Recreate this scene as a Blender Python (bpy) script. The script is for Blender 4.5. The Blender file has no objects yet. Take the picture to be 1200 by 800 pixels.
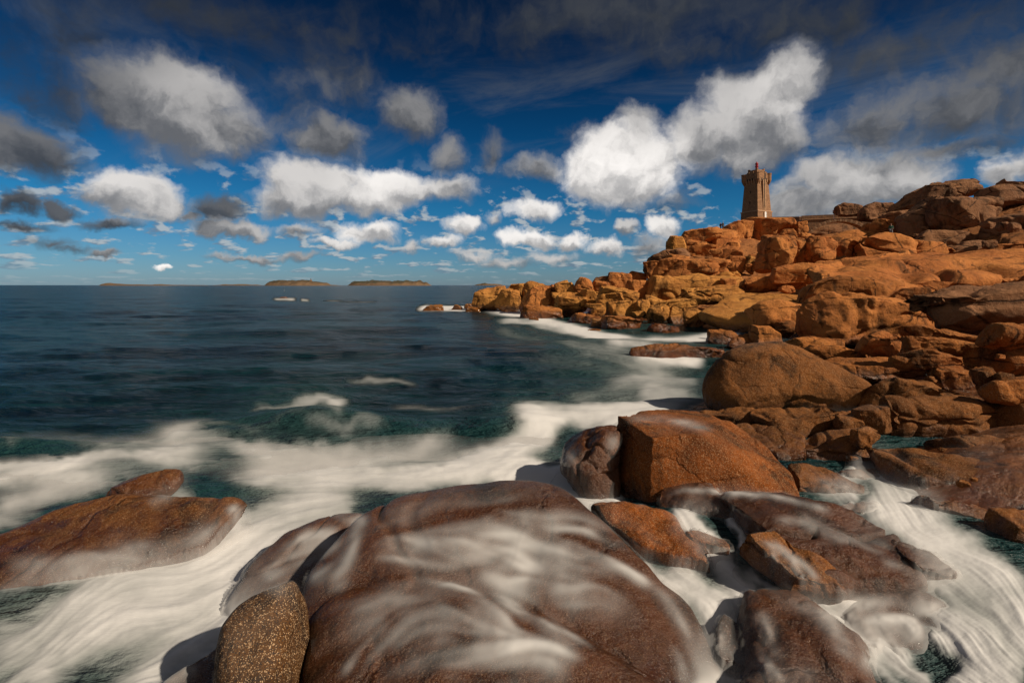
import bpy, bmesh, math, random
import numpy as np
from mathutils import Vector
from mathutils.bvhtree import BVHTree

S = bpy.context.scene
COL = S.collection
F = 600.0            # focal length in photograph pixels (1200 wide)
H = 4.0              # height of the camera above the sea
HZ = 334.0           # horizon row
rng = np.random.RandomState(7)

def up(px, py, d):
    """a point of the photograph at depth d (metres along +Y)"""
    return np.array([(px-600.0)/F*d, d, H-(py-HZ)/F*d])

# ------------------------------------------------------------------ noise
def _hash(ix, iy, iz, seed):
    h = (ix.astype(np.int64)*374761393 + iy.astype(np.int64)*668265263 + iz.astype(np.int64)*1440662683 + seed*974634777) & 0xffffffff
    h = ((h ^ (h >> 13))*1274126177) & 0xffffffff
    h = ((h ^ (h >> 16))*2246822519) & 0xffffffff
    return ((h ^ (h >> 15)) & 0xffffff)/float(0xffffff)

def vnoise(p, seed=0):
    i = np.floor(p); f = p-i; i = i.astype(np.int64)
    u = f*f*f*(f*(f*6-15)+10)
    out = 0
    for dx in (0, 1):
        wx = u[:, 0] if dx else 1-u[:, 0]
        for dy in (0, 1):
            wy = u[:, 1] if dy else 1-u[:, 1]
            for dz in (0, 1):
                wz = u[:, 2] if dz else 1-u[:, 2]
                out = out + wx*wy*wz*_hash(i[:, 0]+dx, i[:, 1]+dy, i[:, 2]+dz, seed)
    return out*2-1

def fbm(p, octv=4, seed=0, gain=.5, lac=2.03):
    a = 1.0; s = 0; t = 0
    for k in range(octv):
        s = s+a*vnoise(p+k*17.3, seed+k); t += a; a *= gain; p = p*lac
    return s/t

def ridge(p, octv=3, seed=0):
    a = 1.0; s = 0; t = 0
    for k in range(octv):
        s = s+a*(1-np.abs(vnoise(p+k*9.1, seed+k))); t += a; a *= .5; p = p*2.1
    return s/t

def voro(p2, seed=0):
    """2-D cells: distance to the cell border, and one random number per cell"""
    i = np.floor(p2).astype(np.int64)
    f1 = np.full(len(p2), 9.); f2 = np.full(len(p2), 9.); r = np.zeros(len(p2)); cx = np.zeros(len(p2)); cy = np.zeros(len(p2))
    z = np.zeros(len(p2), np.int64)
    for dx in (-1, 0, 1):
        for dy in (-1, 0, 1):
            gx = i[:, 0]+dx; gy = i[:, 1]+dy
            qx = gx+.15+.7*_hash(gx, gy, z, seed); qy = gy+.15+.7*_hash(gx, gy, z+1, seed)
            d = np.hypot(p2[:, 0]-qx, p2[:, 1]-qy)
            h = _hash(gx, gy, z+2, seed)
            near = d < f1
            f2 = np.where(near, f1, np.minimum(f2, d))
            r = np.where(near, h, r); cx = np.where(near, qx, cx); cy = np.where(near, qy, cy)
            f1 = np.where(near, d, f1)
    return f2-f1, r, p2[:, 0]-cx, p2[:, 1]-cy

def sstep(a, b, x):
    t = np.clip((x-a)/(b-a), 0, 1); return t*t*(3-2*t)

# ------------------------------------------------------------------ objects
def mesh_np(name, V, Q, smooth=True):
    """mesh from numpy vertices and quads/tris"""
    me = bpy.data.meshes.new(name)
    V = np.ascontiguousarray(V, dtype=np.float32); n = Q.shape[1]
    me.vertices.add(len(V)); me.vertices.foreach_set('co', V.ravel())
    me.loops.add(Q.size); me.loops.foreach_set('vertex_index', np.ascontiguousarray(Q, dtype=np.int32).ravel())
    me.polygons.add(len(Q)); me.polygons.foreach_set('loop_start', np.arange(0, Q.size, n, dtype=np.int32))
    me.polygons.foreach_set('loop_total', np.full(len(Q), n, dtype=np.int32))
    me.polygons.foreach_set('use_smooth', np.full(len(Q), smooth))
    me.update(calc_edges=True); me.validate()
    return me

def link(name, me, mat=None, parent=None, loc=None):
    o = bpy.data.objects.new(name, me); COL.objects.link(o)
    if mat is not None: me.materials.clear(); me.materials.append(mat)
    if parent is not None: o.parent = parent
    if loc is not None: o.location = loc
    return o

def tag(o, label=None, cat=None, group=None, kind=None):
    if label: o['label'] = label
    if cat: o['category'] = cat
    if group: o['group'] = group
    if kind: o['kind'] = kind
    return o

def empty(name, loc, rz=0):
    o = bpy.data.objects.new(name, None); COL.objects.link(o)
    o.location = loc; o.rotation_euler = (0, 0, rz); o.empty_display_size = .3
    return o

def bm_obj(name, bm, mat, parent=None, smooth=False, bevel=0):
    if bevel:
        bmesh.ops.bevel(bm, geom=list(bm.edges), offset=bevel, segments=1, affect='EDGES', profile=.7)
    bmesh.ops.recalc_face_normals(bm, faces=bm.faces)
    me = bpy.data.meshes.new(name); bm.to_mesh(me); bm.free()
    for p in me.polygons: p.use_smooth = smooth
    return link(name, me, mat, parent)

def frustum(bm, x0, x1, y0, y1, z0, z1, tx=None, ty=None):
    """a box whose top may be narrower; tx/ty are top half widths"""
    cx, cy = (x0+x1)/2, (y0+y1)/2
    hx, hy = (x1-x0)/2, (y1-y0)/2
    tx = hx if tx is None else tx; ty = hy if ty is None else ty
    v = [bm.verts.new((cx+sx*hx, cy+sy*hy, z0)) for sx, sy in ((-1, -1), (1, -1), (1, 1), (-1, 1))]
    w = [bm.verts.new((cx+sx*tx, cy+sy*ty, z1)) for sx, sy in ((-1, -1), (1, -1), (1, 1), (-1, 1))]
    bm.faces.new(v[::-1]); bm.faces.new(w)
    for k in range(4): bm.faces.new((v[k], v[(k+1) % 4], w[(k+1) % 4], w[k]))

def lathe(bm, prof, n=20, cx=0, cy=0):
    rings = []
    for r, z in prof:
        rings.append([bm.verts.new((cx+r*math.cos(2*math.pi*k/n), cy+r*math.sin(2*math.pi*k/n), z)) for k in range(n)])
    for a, b in zip(rings[:-1], rings[1:]):
        for k in range(n): bm.faces.new((a[k], a[(k+1) % n], b[(k+1) % n], b[k]))
    bm.faces.new(rings[0][::-1]); bm.faces.new(rings[-1])

# ------------------------------------------------------------------ the lie of the land
# (column, row, depth in metres) of places on the shore where the rock surface was judged
CTRL = [(1190,800,4.9),(1190,640,6.9),(1190,540,8.6),(1190,470,12.3),(1190,400,19),(1190,383,24),(1190,332,28),(1190,297,40),(1190,272,56),(1190,240,68),(1190,218,84),
 (1050,800,4.9),(1050,700,6.1),(1050,640,7.1),(1050,560,9.2),(1050,500,12.2),(1050,450,16.5),(1050,400,24),(1050,370,31),(1050,340,41),(1050,310,54),(1050,278,76),(1050,262,88),(1050,243,98),
 (1120,250,80),(1120,236,92),(1110,290,62),(1110,350,32),(1110,420,18),
 (920,800,5.0),(920,700,6.2),(920,590,8.9),(920,480,15.3),(920,420,25),(920,390,35),(920,360,46),(920,335,58),(920,300,80),(920,275,104),(886,258,134),(960,272,112),(1005,264,112),(940,263,122),
 (780,800,5.0),(780,700,6.4),(800,600,8.8),(870,490,14),
 (840,396,39),(840,370,52),(840,345,62),(840,320,74),(840,292,92),(845,270,118),
 (760,391,43),(760,360,56),(760,332,68),(785,300,84),(800,285,94),(820,270,108),
 (700,386,47),(700,355,60),(695,338,70),(640,369,64),(640,350,72),(570,361,86),(610,355,82)]
pts = [up(*c) for c in CTRL]
XYZ = [tuple(p) for p in pts]
# open water: the bottom lies two metres down
for px, py in ((100,420),(300,400),(500,380),(300,500),(550,440),(100,600),(420,560),(600,500),(680,440),(760,425),(640,560),(200,700),(60,760),(560,400),(640,392)):
    d = H*F/(py-HZ); XYZ.append(((px-600)/F*d, d, -2.0))
XYZ += [(-60,170,-3),(-20,140,-3),(-30,60,-2.5),(0,140,-3),(25,150,-2),(45,170,2),(75,180,10),(-120,110,-3),(130,160,12),(110,110,15),(75,50,12),(60,30,9),(30,12,4),(40,20,6.5),
        (14,5,1.6),(-30,4,-2),(-10,3,-1.8),(-3,3.2,-.6),(0,4.0,0.0),(-1.5,6,-.1),(170,220,8),(0,220,-3),(60,230,0),(120,80,15),(6,2,.3)]
for px, d, z in ((600,105,-2),(650,92,-1),(700,86,0.),(740,97,2.5),(790,114,6.5),(820,135,9),(845,155,11)): XYZ.append(((px-600)/F*d, d, z))
XYZ += [tuple(up(930,562,9.4)), tuple(up(965,578,8.9)), tuple(up(985,276,112))]
XYZ = np.array(XYZ, dtype=float)
_P = XYZ[:, :2]/20.0
def _U(r2): return np.where(r2 > 0, .5*r2*np.log(np.maximum(r2, 1e-12)), 0)
_n = len(_P)
_A = np.zeros((_n+3, _n+3))
_d2 = ((_P[:, None]-_P[None])**2).sum(-1)
_A[:_n, :_n] = _U(_d2)+np.eye(_n)*.0015; _A[:_n, _n] = 1; _A[:_n, _n+1:] = _P; _A[_n, :_n] = 1; _A[_n+1:, :_n] = _P.T
_w = np.linalg.solve(_A, np.concatenate([XYZ[:, 2], [0, 0, 0]]))
def land(X, Y):
    X = np.atleast_1d(X).astype(float)/20; Y = np.atleast_1d(Y).astype(float)/20
    z = _w[_n]+_w[_n+1]*X+_w[_n+2]*Y
    for k in range(_n): z = z+_w[k]*_U((X-_P[k, 0])**2+(Y-_P[k, 1])**2)
    return np.clip(z, -3, 24)

_ds = np.concatenate([np.arange(4.2, 20, .1), np.arange(20, 150, .4)])
def ground_depth(px, py):
    """depth at which the ray through a pixel first meets the land"""
    X = (px-600)/F*_ds; Z = H-(py-HZ)/F*_ds
    hit = np.where(land(X, _ds) >= Z)[0]
    return float(_ds[hit[0]]) if len(hit) else None

# level of the water, from pools in the rocks down to the open sea
WL = []
for px, py, w in ((300,500,0),(100,560,0),(0,640,0),(150,750,0),(330,650,.0),(600,500,0),(640,570,0),(450,570,0),(700,440,0),(820,440,0),(760,400,0),(900,390,.1),(690,580,.05),
                  (960,480,.2),(1020,500,.3),(1000,560,.30),(1060,610,.38),(1150,680,.40),(1200,760,.3),(960,610,.36),(820,610,.40),(840,680,.22),(1000,700,.2),(1060,790,.12),(860,780,0),(740,640,.2)):
    d = (H-w)*F/(py-HZ); WL.append(((px-600)/F*d, d, w))
WL = np.array(WL+[(-40, 60, 0), (0, 60, 0), (30, 70, 0), (-60, 20, 0), (40, 60, 0), (20, 35, 0)])
def water(X, Y):
    num = 0; den = 0
    for x, y, w in WL:
        k = 1/(((X-x)**2+(Y-y)**2)+.15)**1.7; num = num+k*w; den = den+k
    return num/den
# ------------------------------------------------------------------ materials
class NT:
    def __init__(s, tree): s.t = tree; s.n = tree.nodes; s.l = tree.links
    def new(s, typ, **kw):
        n = s.n.new(typ)
        for k, v in kw.items(): setattr(n, k, v)
        return n
    def put(s, sock, v):
        if isinstance(v, bpy.types.NodeSocket): s.l.new(v, sock)
        elif v is not None:
            if hasattr(sock.default_value, '__len__') and not hasattr(v, '__len__'): v = (v,)*len(sock.default_value)
            if hasattr(sock.default_value, '__len__') and len(sock.default_value) == 4 and len(v) == 3: v = (*v, 1)
            sock.default_value = v
    def m(s, op, a, b=None, c=None, clamp=False):
        n = s.new('ShaderNodeMath', operation=op, use_clamp=clamp)
        s.put(n.inputs[0], a)
        if b is not None: s.put(n.inputs[1], b)
        if c is not None: s.put(n.inputs[2], c)
        return n.outputs[0]
    def v(s, op, a, b=None, out=0):
        n = s.new('ShaderNodeVectorMath', operation=op); s.put(n.inputs[0], a)
        if b is not None: s.put(n.inputs[3] if op == 'SCALE' else n.inputs[1], b)
        return n.outputs[out]
    two = False
    def v3(s, op, a, b, c):
        n = s.new('ShaderNodeVectorMath', operation=op); s.put(n.inputs[0], a); s.put(n.inputs[1], b); s.put(n.inputs[2], c); return n.outputs[0]
    def noise(s, vec, scale, detail=4, rough=.5, dist=0, out=0):
        n = s.new('ShaderNodeTexNoise'); n.noise_dimensions = '2D' if s.two else '3D'; s.put(n.inputs['Vector'], vec); n.inputs['Scale'].default_value = scale
        n.inputs['Detail'].default_value = detail; n.inputs['Roughness'].default_value = rough; n.inputs['Distortion'].default_value = dist
        return n.outputs[out]
    def step(s, x, a, b, lo=0., hi=1.):
        n = s.new('ShaderNodeMapRange', interpolation_type='SMOOTHSTEP'); s.put(n.inputs[0], x)
        n.inputs[1].default_value = a; n.inputs[2].default_value = b; n.inputs[3].default_value = lo; n.inputs[4].default_value = hi
        return n.outputs[0]
    def mix(s, f, a, b, mode='MIX'):
        n = s.new('ShaderNodeMix', data_type='RGBA', blend_type=mode); s.put(n.inputs[0], f); s.put(n.inputs[6], a); s.put(n.inputs[7], b)
        return n.outputs[2]
    def ramp(s, x, stops):
        n = s.new('ShaderNodeValToRGB'); s.put(n.inputs[0], x); e = n.color_ramp.elements
        while len(e) < len(stops): e.new(.5)
        for k, (p, c) in enumerate(stops): e[k].position = p; e[k].color = (*c, 1)
        return n.outputs[0]
    def sep(s, v):
        n = s.new('ShaderNodeSeparateXYZ'); s.put(n.inputs[0], v); return n.outputs
    def comb(s, x=0, y=0, z=0):
        n = s.new('ShaderNodeCombineXYZ'); s.put(n.inputs[0], x); s.put(n.inputs[1], y); s.put(n.inputs[2], z); return n.outputs[0]

def newmat(name):
    m = bpy.data.materials.new(name); m.use_nodes = True
    t = NT(m.node_tree); t.n.clear()
    out = t.new('ShaderNodeOutputMaterial'); b = t.new('ShaderNodeBsdfPrincipled'); t.l.new(b.outputs[0], out.inputs[0])
    return m, t, b, out

def bump(t, h, dist, strength=1, normal=None):
    n = t.new('ShaderNodeBump'); t.put(n.inputs['Height'], h); n.inputs['Distance'].default_value = dist; n.inputs['Strength'].default_value = strength
    if normal: t.l.new(normal, n.inputs['Normal'])
    return n.outputs[0]

def granite(name, c1, c2, stain, fine=1.0, cells=95, craggy=0., wet=0.0, speck=.25, waterline=1.0, strata=0.):
    """pink granite; fine = size of the grain pattern, wet = 0..1 soaked, waterline = height below which it is wet"""
    m, t, b, out = newmat(name)
    pos = t.new('ShaderNodeNewGeometry').outputs['Position']
    z = t.sep(pos)[2]
    big = t.noise(pos, .55/fine, 5, .6, .4)
    med = t.noise(pos, 3.2/fine, 6, .62)
    col = t.mix(t.step(big, .32, .68), c1, c2)
    col = t.mix(t.step(med, .45, .8, 0, .55), col, stain)
    # dark lichen and run-off stains
    ln = t.noise(t.v('MULTIPLY', pos, (1, 1, .45)), 1.1/fine, 8, .68, .6)
    col = t.mix(t.step(ln, .50, .66, 0, .80), col, tuple(x*.36 for x in stain))
    # crystals
    vo = t.new('ShaderNodeTexVoronoi'); t.put(vo.inputs['Vector'], pos); vo.inputs['Scale'].default_value = cells/fine
    cell = t.sep(vo.outputs['Color'])
    col = t.mix(t.step(cell[0], .80, .9, 0, speck), col, (.75, .5, .28))
    col = t.mix(t.step(cell[1], .72, .85, 0, speck*1.6), col, (.035, .022, .015))
    vc = t.new('ShaderNodeTexVoronoi', feature='DISTANCE_TO_EDGE'); vc.inputs['Scale'].default_value = .42/fine
    t.put(vc.inputs['Vector'], t.v('ADD', t.v('MULTIPLY', pos, (1, 1, 2.2)), t.v('SCALE', t.noise(pos, 2.0/fine, 4, .6, 0, 1), .55)))
    fis = t.m('MULTIPLY', t.step(vc.outputs['Distance'], .004, .028, 1, 0), t.step(med, .40, .56))
    col = t.mix(t.m('MULTIPLY', fis, .85 if craggy else .3), col, tuple(x*.22 for x in stain))
    # wet, darker and glossier near the water
    wn = t.m('ADD', z, t.m('MULTIPLY', t.m('SUBTRACT', med, .5), 1.2))
    w = t.m('MAXIMUM', t.step(wn, waterline, waterline*.25), wet)
    col = t.mix(w, col, t.mix(1, col, (.40, .33, .30), 'MULTIPLY'))
    t.put(b.inputs['Base Color'], col)
    rn = t.noise(pos, 9/fine, 3, .5)
    dry_r = .86
    r = t.m('ADD', t.m('MULTIPLY', w, -.74), t.m('ADD', dry_r, t.m('MULTIPLY', t.m('SUBTRACT', rn, .5), .25)), clamp=True)
    t.put(b.inputs['Roughness'], r)
    t.put(b.inputs['Specular IOR Level'], t.m('ADD', .12, t.m('MULTIPLY', w, .40)))
    # relief: grain, pits, hairline cracks
    g = t.noise(pos, 38/fine, 4, .7)
    pit = t.noise(pos, 8/fine, 6, .6)
    crack = t.step(vc.outputs['Distance'], 0, .03, -1, 0)
    gate = t.step(big, .40, .60)
    h = t.m('ADD', t.m('MULTIPLY', g, .45), t.m('MULTIPLY', pit, 1.2))
    h = t.m('ADD', h, t.m('MULTIPLY', t.m('MULTIPLY', crack, gate), .5))
    if craggy:
        h = t.m('ADD', h, t.m('MULTIPLY', t.noise(pos, 1.5/fine, 9, .72, .3), craggy))
    if strata:
        st = t.noise(t.v('MULTIPLY', pos, (.35, .35, 3.6)), 1.2/fine, 5, .6, .5)
        h = t.m('ADD', h, t.m('MULTIPLY', st, strata))
    t.put(b.inputs['Normal'], bump(t, h, .05*fine, .9))
    return m

GOLD = granite('granite_far_golden', (.58,.26,.062), (.44,.175,.040), (.23,.095,.03), fine=2.6, speck=.12, waterline=1.2, strata=1.1, craggy=2.6)  # golden granite, mostly on the far point
ORAN = granite('granite_orange', (.55,.205,.052), (.40,.13,.034), (.19,.075,.026), fine=2.0, speck=.15, waterline=1.2, strata=1.0, craggy=2.6)
HILL = granite('granite_brown_cloud_shaded', (.31,.145,.066), (.22,.10,.048), (.10,.055,.033), fine=2.4, speck=.12, waterline=1.0, strata=.6, craggy=2.6)  # hill granite; the cloud shadow is put into its darker brown
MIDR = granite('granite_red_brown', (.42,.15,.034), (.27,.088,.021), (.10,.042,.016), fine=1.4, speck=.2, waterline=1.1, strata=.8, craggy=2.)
NEAR = granite('granite_brown_coarse', (.25,.088,.020), (.13,.045,.011), (.04,.018,.008), fine=.9, speck=.26, waterline=.7)
BLOK = granite('granite_rust', (.29,.078,.011), (.14,.038,.008), (.045,.019,.008), fine=.8, speck=.34, waterline=.45)
WETR = granite('granite_washed', (.17,.056,.015), (.10,.032,.009), (.032,.014,.008), fine=.8, wet=.7, speck=.22, waterline=.5)
SPEC = granite('granite_golden_specks', (.20,.085,.016), (.11,.045,.010), (.03,.014,.007), fine=.8, cells=100, speck=.8, wet=.3, waterline=.05)

def simple(name, c, rough=.6, metal=0, nscale=0, var=.25, bmp=0):
    m, t, b, out = newmat(name)
    if nscale:
        pos = t.new('ShaderNodeTexCoord').outputs['Object']
        n = t.noise(pos, nscale, 5, .6)
        col = t.mix(t.step(n, .3, .7), tuple(x*(1-var) for x in c), tuple(min(1, x*(1+var)) for x in c)); t.put(b.inputs['Base Color'], col)
        if bmp: t.put(b.inputs['Normal'], bump(t, n, bmp, .8))
    else: t.put(b.inputs['Base Color'], c)
    b.inputs['Roughness'].default_value = rough; b.inputs['Metallic'].default_value = metal
    return m

def masonry(name, c1, c2, mortar, bw, bh):
    m, t, b, out = newmat(name)
    pos = t.new('ShaderNodeTexCoord').outputs['Object']; s = t.sep(pos)
    br = t.new('ShaderNodeTexBrick'); br.offset = .5
    t.put(br.inputs['Vector'], t.comb(t.m('ADD', s[0], s[1]), s[2], 0))
    br.inputs['Scale'].default_value = 1; br.inputs['Brick Width'].default_value = bw; br.inputs['Row Height'].default_value = bh
    br.inputs['Mortar Size'].default_value = .035; br.inputs['Mortar Smooth'].default_value = .4
    t.put(br.inputs['Color1'], c1); t.put(br.inputs['Color2'], c2); t.put(br.inputs['Mortar'], mortar)
    n = t.noise(pos, 1.5, 6, .65)
    t.put(b.inputs['Base Color'], t.mix(t.step(n, .35, .75, 0, .5), br.outputs[0], tuple(x*.45 for x in c2)))
    b.inputs['Roughness'].default_value = .88
    t.put(b.inputs['Normal'], bump(t, t.m('ADD', t.m('MULTIPLY', br.outputs['Fac'], -1), n), .05))
    return m
TOWER = masonry('pink_granite_masonry', (.44,.225,.105), (.31,.155,.072), (.17,.095,.05), .62, .36)
BRIDGE = masonry('brown_granite_masonry', (.34,.17,.075), (.24,.12,.055), (.12,.07,.04), .7, .35)
TRIM = simple('dressed_granite', (.44,.26,.14), .85, nscale=3, bmp=.02)
DARKV = simple('dark_opening', (.02,.014,.01), .9)
RED = simple('red_lantern_paint', (.36,.02,.018), .4, nscale=6, var=.15)
WHITE = simple('white_paint', (.8,.8,.78), .5)
METAL = simple('grey_metal', (.2,.2,.21), .4, .8)
# ------------------------------------------------------------------ rocks
def closed_curve(P, n):
    P = np.array(P, float); m = len(P); out = []
    for k in range(m):
        p0, p1, p2, p3 = P[k-1], P[k], P[(k+1) % m], P[(k+2) % m]
        for s in np.linspace(0, 1, 12, endpoint=False):
            c = .5*((2*p1)+(-p0+p2)*s+(2*p0-5*p1+4*p2-p3)*s*s+(-p0+3*p1-3*p2+p3)*s**3)
            l = p1+(p2-p1)*s
            out.append(.6*c+.4*l)
    out = np.array(out); d = np.r_[0, np.cumsum(np.linalg.norm(np.diff(np.r_[out, out[:1]], axis=0), axis=1))]
    t = np.linspace(0, d[-1], n, endpoint=False); o2 = np.r_[out, out[:1]]
    return np.c_[np.interp(t, d, o2[:, 0]), np.interp(t, d, o2[:, 1])]

ALLROCK = []      # (vertices, faces) of everything water can run over
def finish_rock(name, V, Q, mat, label, group=None, near=False, cat='rock'):
    base = np.array([V[:, 0].mean(), V[:, 1].mean(), V[:, 2].min()])
    me = mesh_np(name, V-base, Q)
    o = link(name, me, mat, loc=base); tag(o, label, cat, group)
    if near: ALLROCK.append((V, Q))
    return o

def chop(V, c, seed, cuts, cut_lo, box):
    """flatten the body along a bedding plane, an upright joint facing the sea and a few random fractures"""
    r = np.random.RandomState(seed); rel = V-c
    planes = []
    if box:
        planes += [((r.uniform(-.22, .30), r.uniform(-.28, .05), 1.), r.uniform(.42, .68)*1.0), ((r.uniform(-.45, .35), -1., r.uniform(-.25, .15)), r.uniform(.45, .72)),
                   ((1., r.uniform(-.5, .2), r.uniform(-.2, .35)), r.uniform(.6, .88)), ((-1., r.uniform(-.5, .2), r.uniform(-.2, .4)), r.uniform(.6, .9))]
    for k in range(cuts):
        n = r.normal(size=3); n[2] *= .8; planes.append((tuple(n), r.uniform(cut_lo, .97)))
    for n, f in planes:
        n = np.array(n); n /= np.linalg.norm(n); s = rel@n; over = np.maximum(s-s.max()*f, 0); rel = rel-np.outer(over*.93, n)
    return c+rel

def rough_up(V, N, size, seed, lump=.08, fine=.02, cuts=9, cut_lo=.62, strata=0, crack=.5, keep=None, ctr=None):
    c = V.mean(0) if ctr is None else ctr
    r = np.random.RandomState(seed)
    rel = V-c
    for k in range(cuts):
        n = r.normal(size=3); n[2] *= .8; n /= np.linalg.norm(n)
        s = rel@n; d = s.max()*r.uniform(cut_lo, .97)
        over = np.maximum(s-d, 0); rel = rel-np.outer(over*.9, n)
    V = c+rel
    q = V/size
    a = size*lump*fbm(q*1.7+seed, 3, seed)
    a = a+size*fine*fbm(q*7+seed, 4, seed+5, .6)
    cq = q+.1*fbm(q*4+3, 2, seed+31)[:, None]
    a = a+size*fine*1.6*(np.minimum(np.abs(vnoise(cq*np.array([2.3, 2.3, 3.2])+seed*.11, seed+30))*4, 1)-.8)
    if crack:
        w = q+.15*np.c_[fbm(q*3, 2, seed+8), fbm(q*3+5, 2, seed+9), fbm(q*3+9, 2, seed+10)]
        cr = np.clip(np.abs(vnoise(w*np.array([1.3, 1.3, 2.2])+seed*.37, seed+3))/.05, 0, 1)
        a = a-size*.05*crack*(1-cr)**1.5
    if strata:
        zz = q.copy(); zz[:, :2] *= .25; zz[:, 2] *= 5.5
        st = vnoise(zz+seed, seed+21); a = a+size*strata*(np.abs(st)*2-.8)*.5
    return V+N*a[:, None]

def normals(V, Q):
    a = V[Q[:, 1]]-V[Q[:, 0]]; b = V[Q[:, -1]]-V[Q[:, 0]]
    c2 = V[Q[:, 2]]; n = np.cross(V[Q[:, 2]]-V[Q[:, 0]], V[Q[:, -1]]-V[Q[:, 1]]) if Q.shape[1] == 4 else np.cross(a, b)
    N = np.zeros_like(V)
    for k in range(Q.shape[1]): np.add.at(N, Q[:, k], n)
    L = np.linalg.norm(N, axis=1); L[L == 0] = 1
    return N/L[:, None]

def rock(outline, label, mat=None, d=None, lean=None, dt=None, thick=.5, nt=None, seed=None, e1=.62, e2=.8, near=False, group=None, cat='rock', box=1, cuts=5, cut_lo=.68, **kw):
    """outline: the rock's contour in photograph pixels. It stands at its own depth d (of its foot), its contour plane
    leans back, and the body swells to both sides of that plane by thick * its mean radius."""
    O = np.array(outline, float); cx = O[:, 0].mean(); yb = O[:, 1].max(); yt = O[:, 1].min()
    if d is None:
        d = ground_depth(cx, yb)
        if d is None: d = ground_depth(cx, yb+4) or ground_depth(cx, yb+12) or 110.
    vis = (yb-yt)/F*d
    if lean is None: lean = float(np.interp(d, [8, 22, 45, 60], [.5, .55, .35, .15]))
    if dt is None: dt = d+lean*vis
    seed = int(abs(cx*7+yb*13)) % 9973 if seed is None else seed
    wpx = (O[:, 0].max()-O[:, 0].min()); hpx = yb-yt
    if nt is None: nt = int(np.clip((wpx+hpx)*1.5, 48, 260))
    elif nt < 200: nt = int(nt*1.25)
    def swell(O, nt, nf):
        C = closed_curve(O, nt); yb = O[:, 1].max(); yt = O[:, 1].min()
        zb = H-(yb-HZ)/F*d; zt = H-(yt-HZ)/F*dt
        slope = (dt-d)/(zt-zb if abs(zt-zb) > 1e-6 else 1e-6)       # depth gained per metre of height
        g = (C[:, 1]-HZ)/F
        D = (d+slope*(H-zb))/(1+slope*g)
        P = np.c_[(C[:, 0]-600)/F*D, D, H-g*D]
        ctr = (P.max(0)+P.min(0))/2*.5+P.mean(0)*.5
        tv = np.array([0, slope, 1.]); tv /= np.linalg.norm(tv)
        n = np.cross([1, 0, 0], tv); n /= np.linalg.norm(n)
        if n[1] > 0: n = -n                                          # towards the camera
        rad = np.sqrt(max((P[:, 0].max()-P[:, 0].min())*np.linalg.norm(P.max(0)[1:]-P.min(0)[1:]), 1e-6))/2
        T = thick*rad if thick < 5 else thick-5
        ph = np.linspace(-math.pi/2, math.pi/2, nf*2+1)[1:-1]
        rings = []
        for f in ph:
            c = math.cos(f)**e1; s = math.copysign(abs(math.sin(f))**e2, math.sin(f))
            rings.append(ctr+(P-ctr)*c+n*T*s)
        return chop(np.concatenate(rings+[[ctr+n*T*-1], [ctr+n*T]]), ctr, seed, cuts, cut_lo, box), ctr, n, rad, ph
    # the body must not stand out beyond the contour: shrink the contour plane until its outline fits
    O2 = O.copy()
    for _ in range(3):
        V = swell(O2, 40, 8)[0]; Yv = np.maximum(V[:, 1], .5)
        qx = 600+F*V[:, 0]/Yv; qy = HZ+(H-V[:, 2])*F/Yv
        kx = (O[:, 0].max()-O[:, 0].min())/(qx.max()-qx.min()); ky = (yb-yt)/(qy.max()-qy.min())
        mx_, my_ = (qx.max()+qx.min())/2, (qy.max()+qy.min())/2
        O2 = np.c_[(O2[:, 0]-mx_)*kx+(O[:, 0].max()+O[:, 0].min())/2, (O2[:, 1]-my_)*ky+(yb+yt)/2]
    nf = max(10, nt//5)
    V, ctr, n, rad, ph = swell(O2, nt, nf)
    R = len(ph); idx = np.arange(R*nt).reshape(R, nt)
    q = np.stack([idx[:-1], np.roll(idx[:-1], -1, 1), np.roll(idx[1:], -1, 1), idx[1:]], -1).reshape(-1, 4)
    lo = np.stack([np.full(nt, R*nt), np.roll(idx[0], -1), idx[0], idx[0]], -1)
    hi = np.stack([np.full(nt, R*nt+1), idx[-1], np.roll(idx[-1], -1), np.roll(idx[-1], -1)], -1)
    N = normals(V, q)
    N[R*nt] = -n; N[R*nt+1] = n
    if (N[idx[R//2]]*(V[idx[R//2]]-ctr)).sum() < 0: N[:R*nt] *= -1; q = q[:, ::-1]
    size = 2*rad
    V = rough_up(V, N, size, seed, ctr=ctr, cuts=0, **kw)
    # close the poles with triangles
    bm_f = [tuple(f) for f in q]
    tri = np.concatenate([lo[:, :3], hi[:, :3]])
    return make_mixed(label, V, q, tri, mat, near, group, cat)

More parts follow.
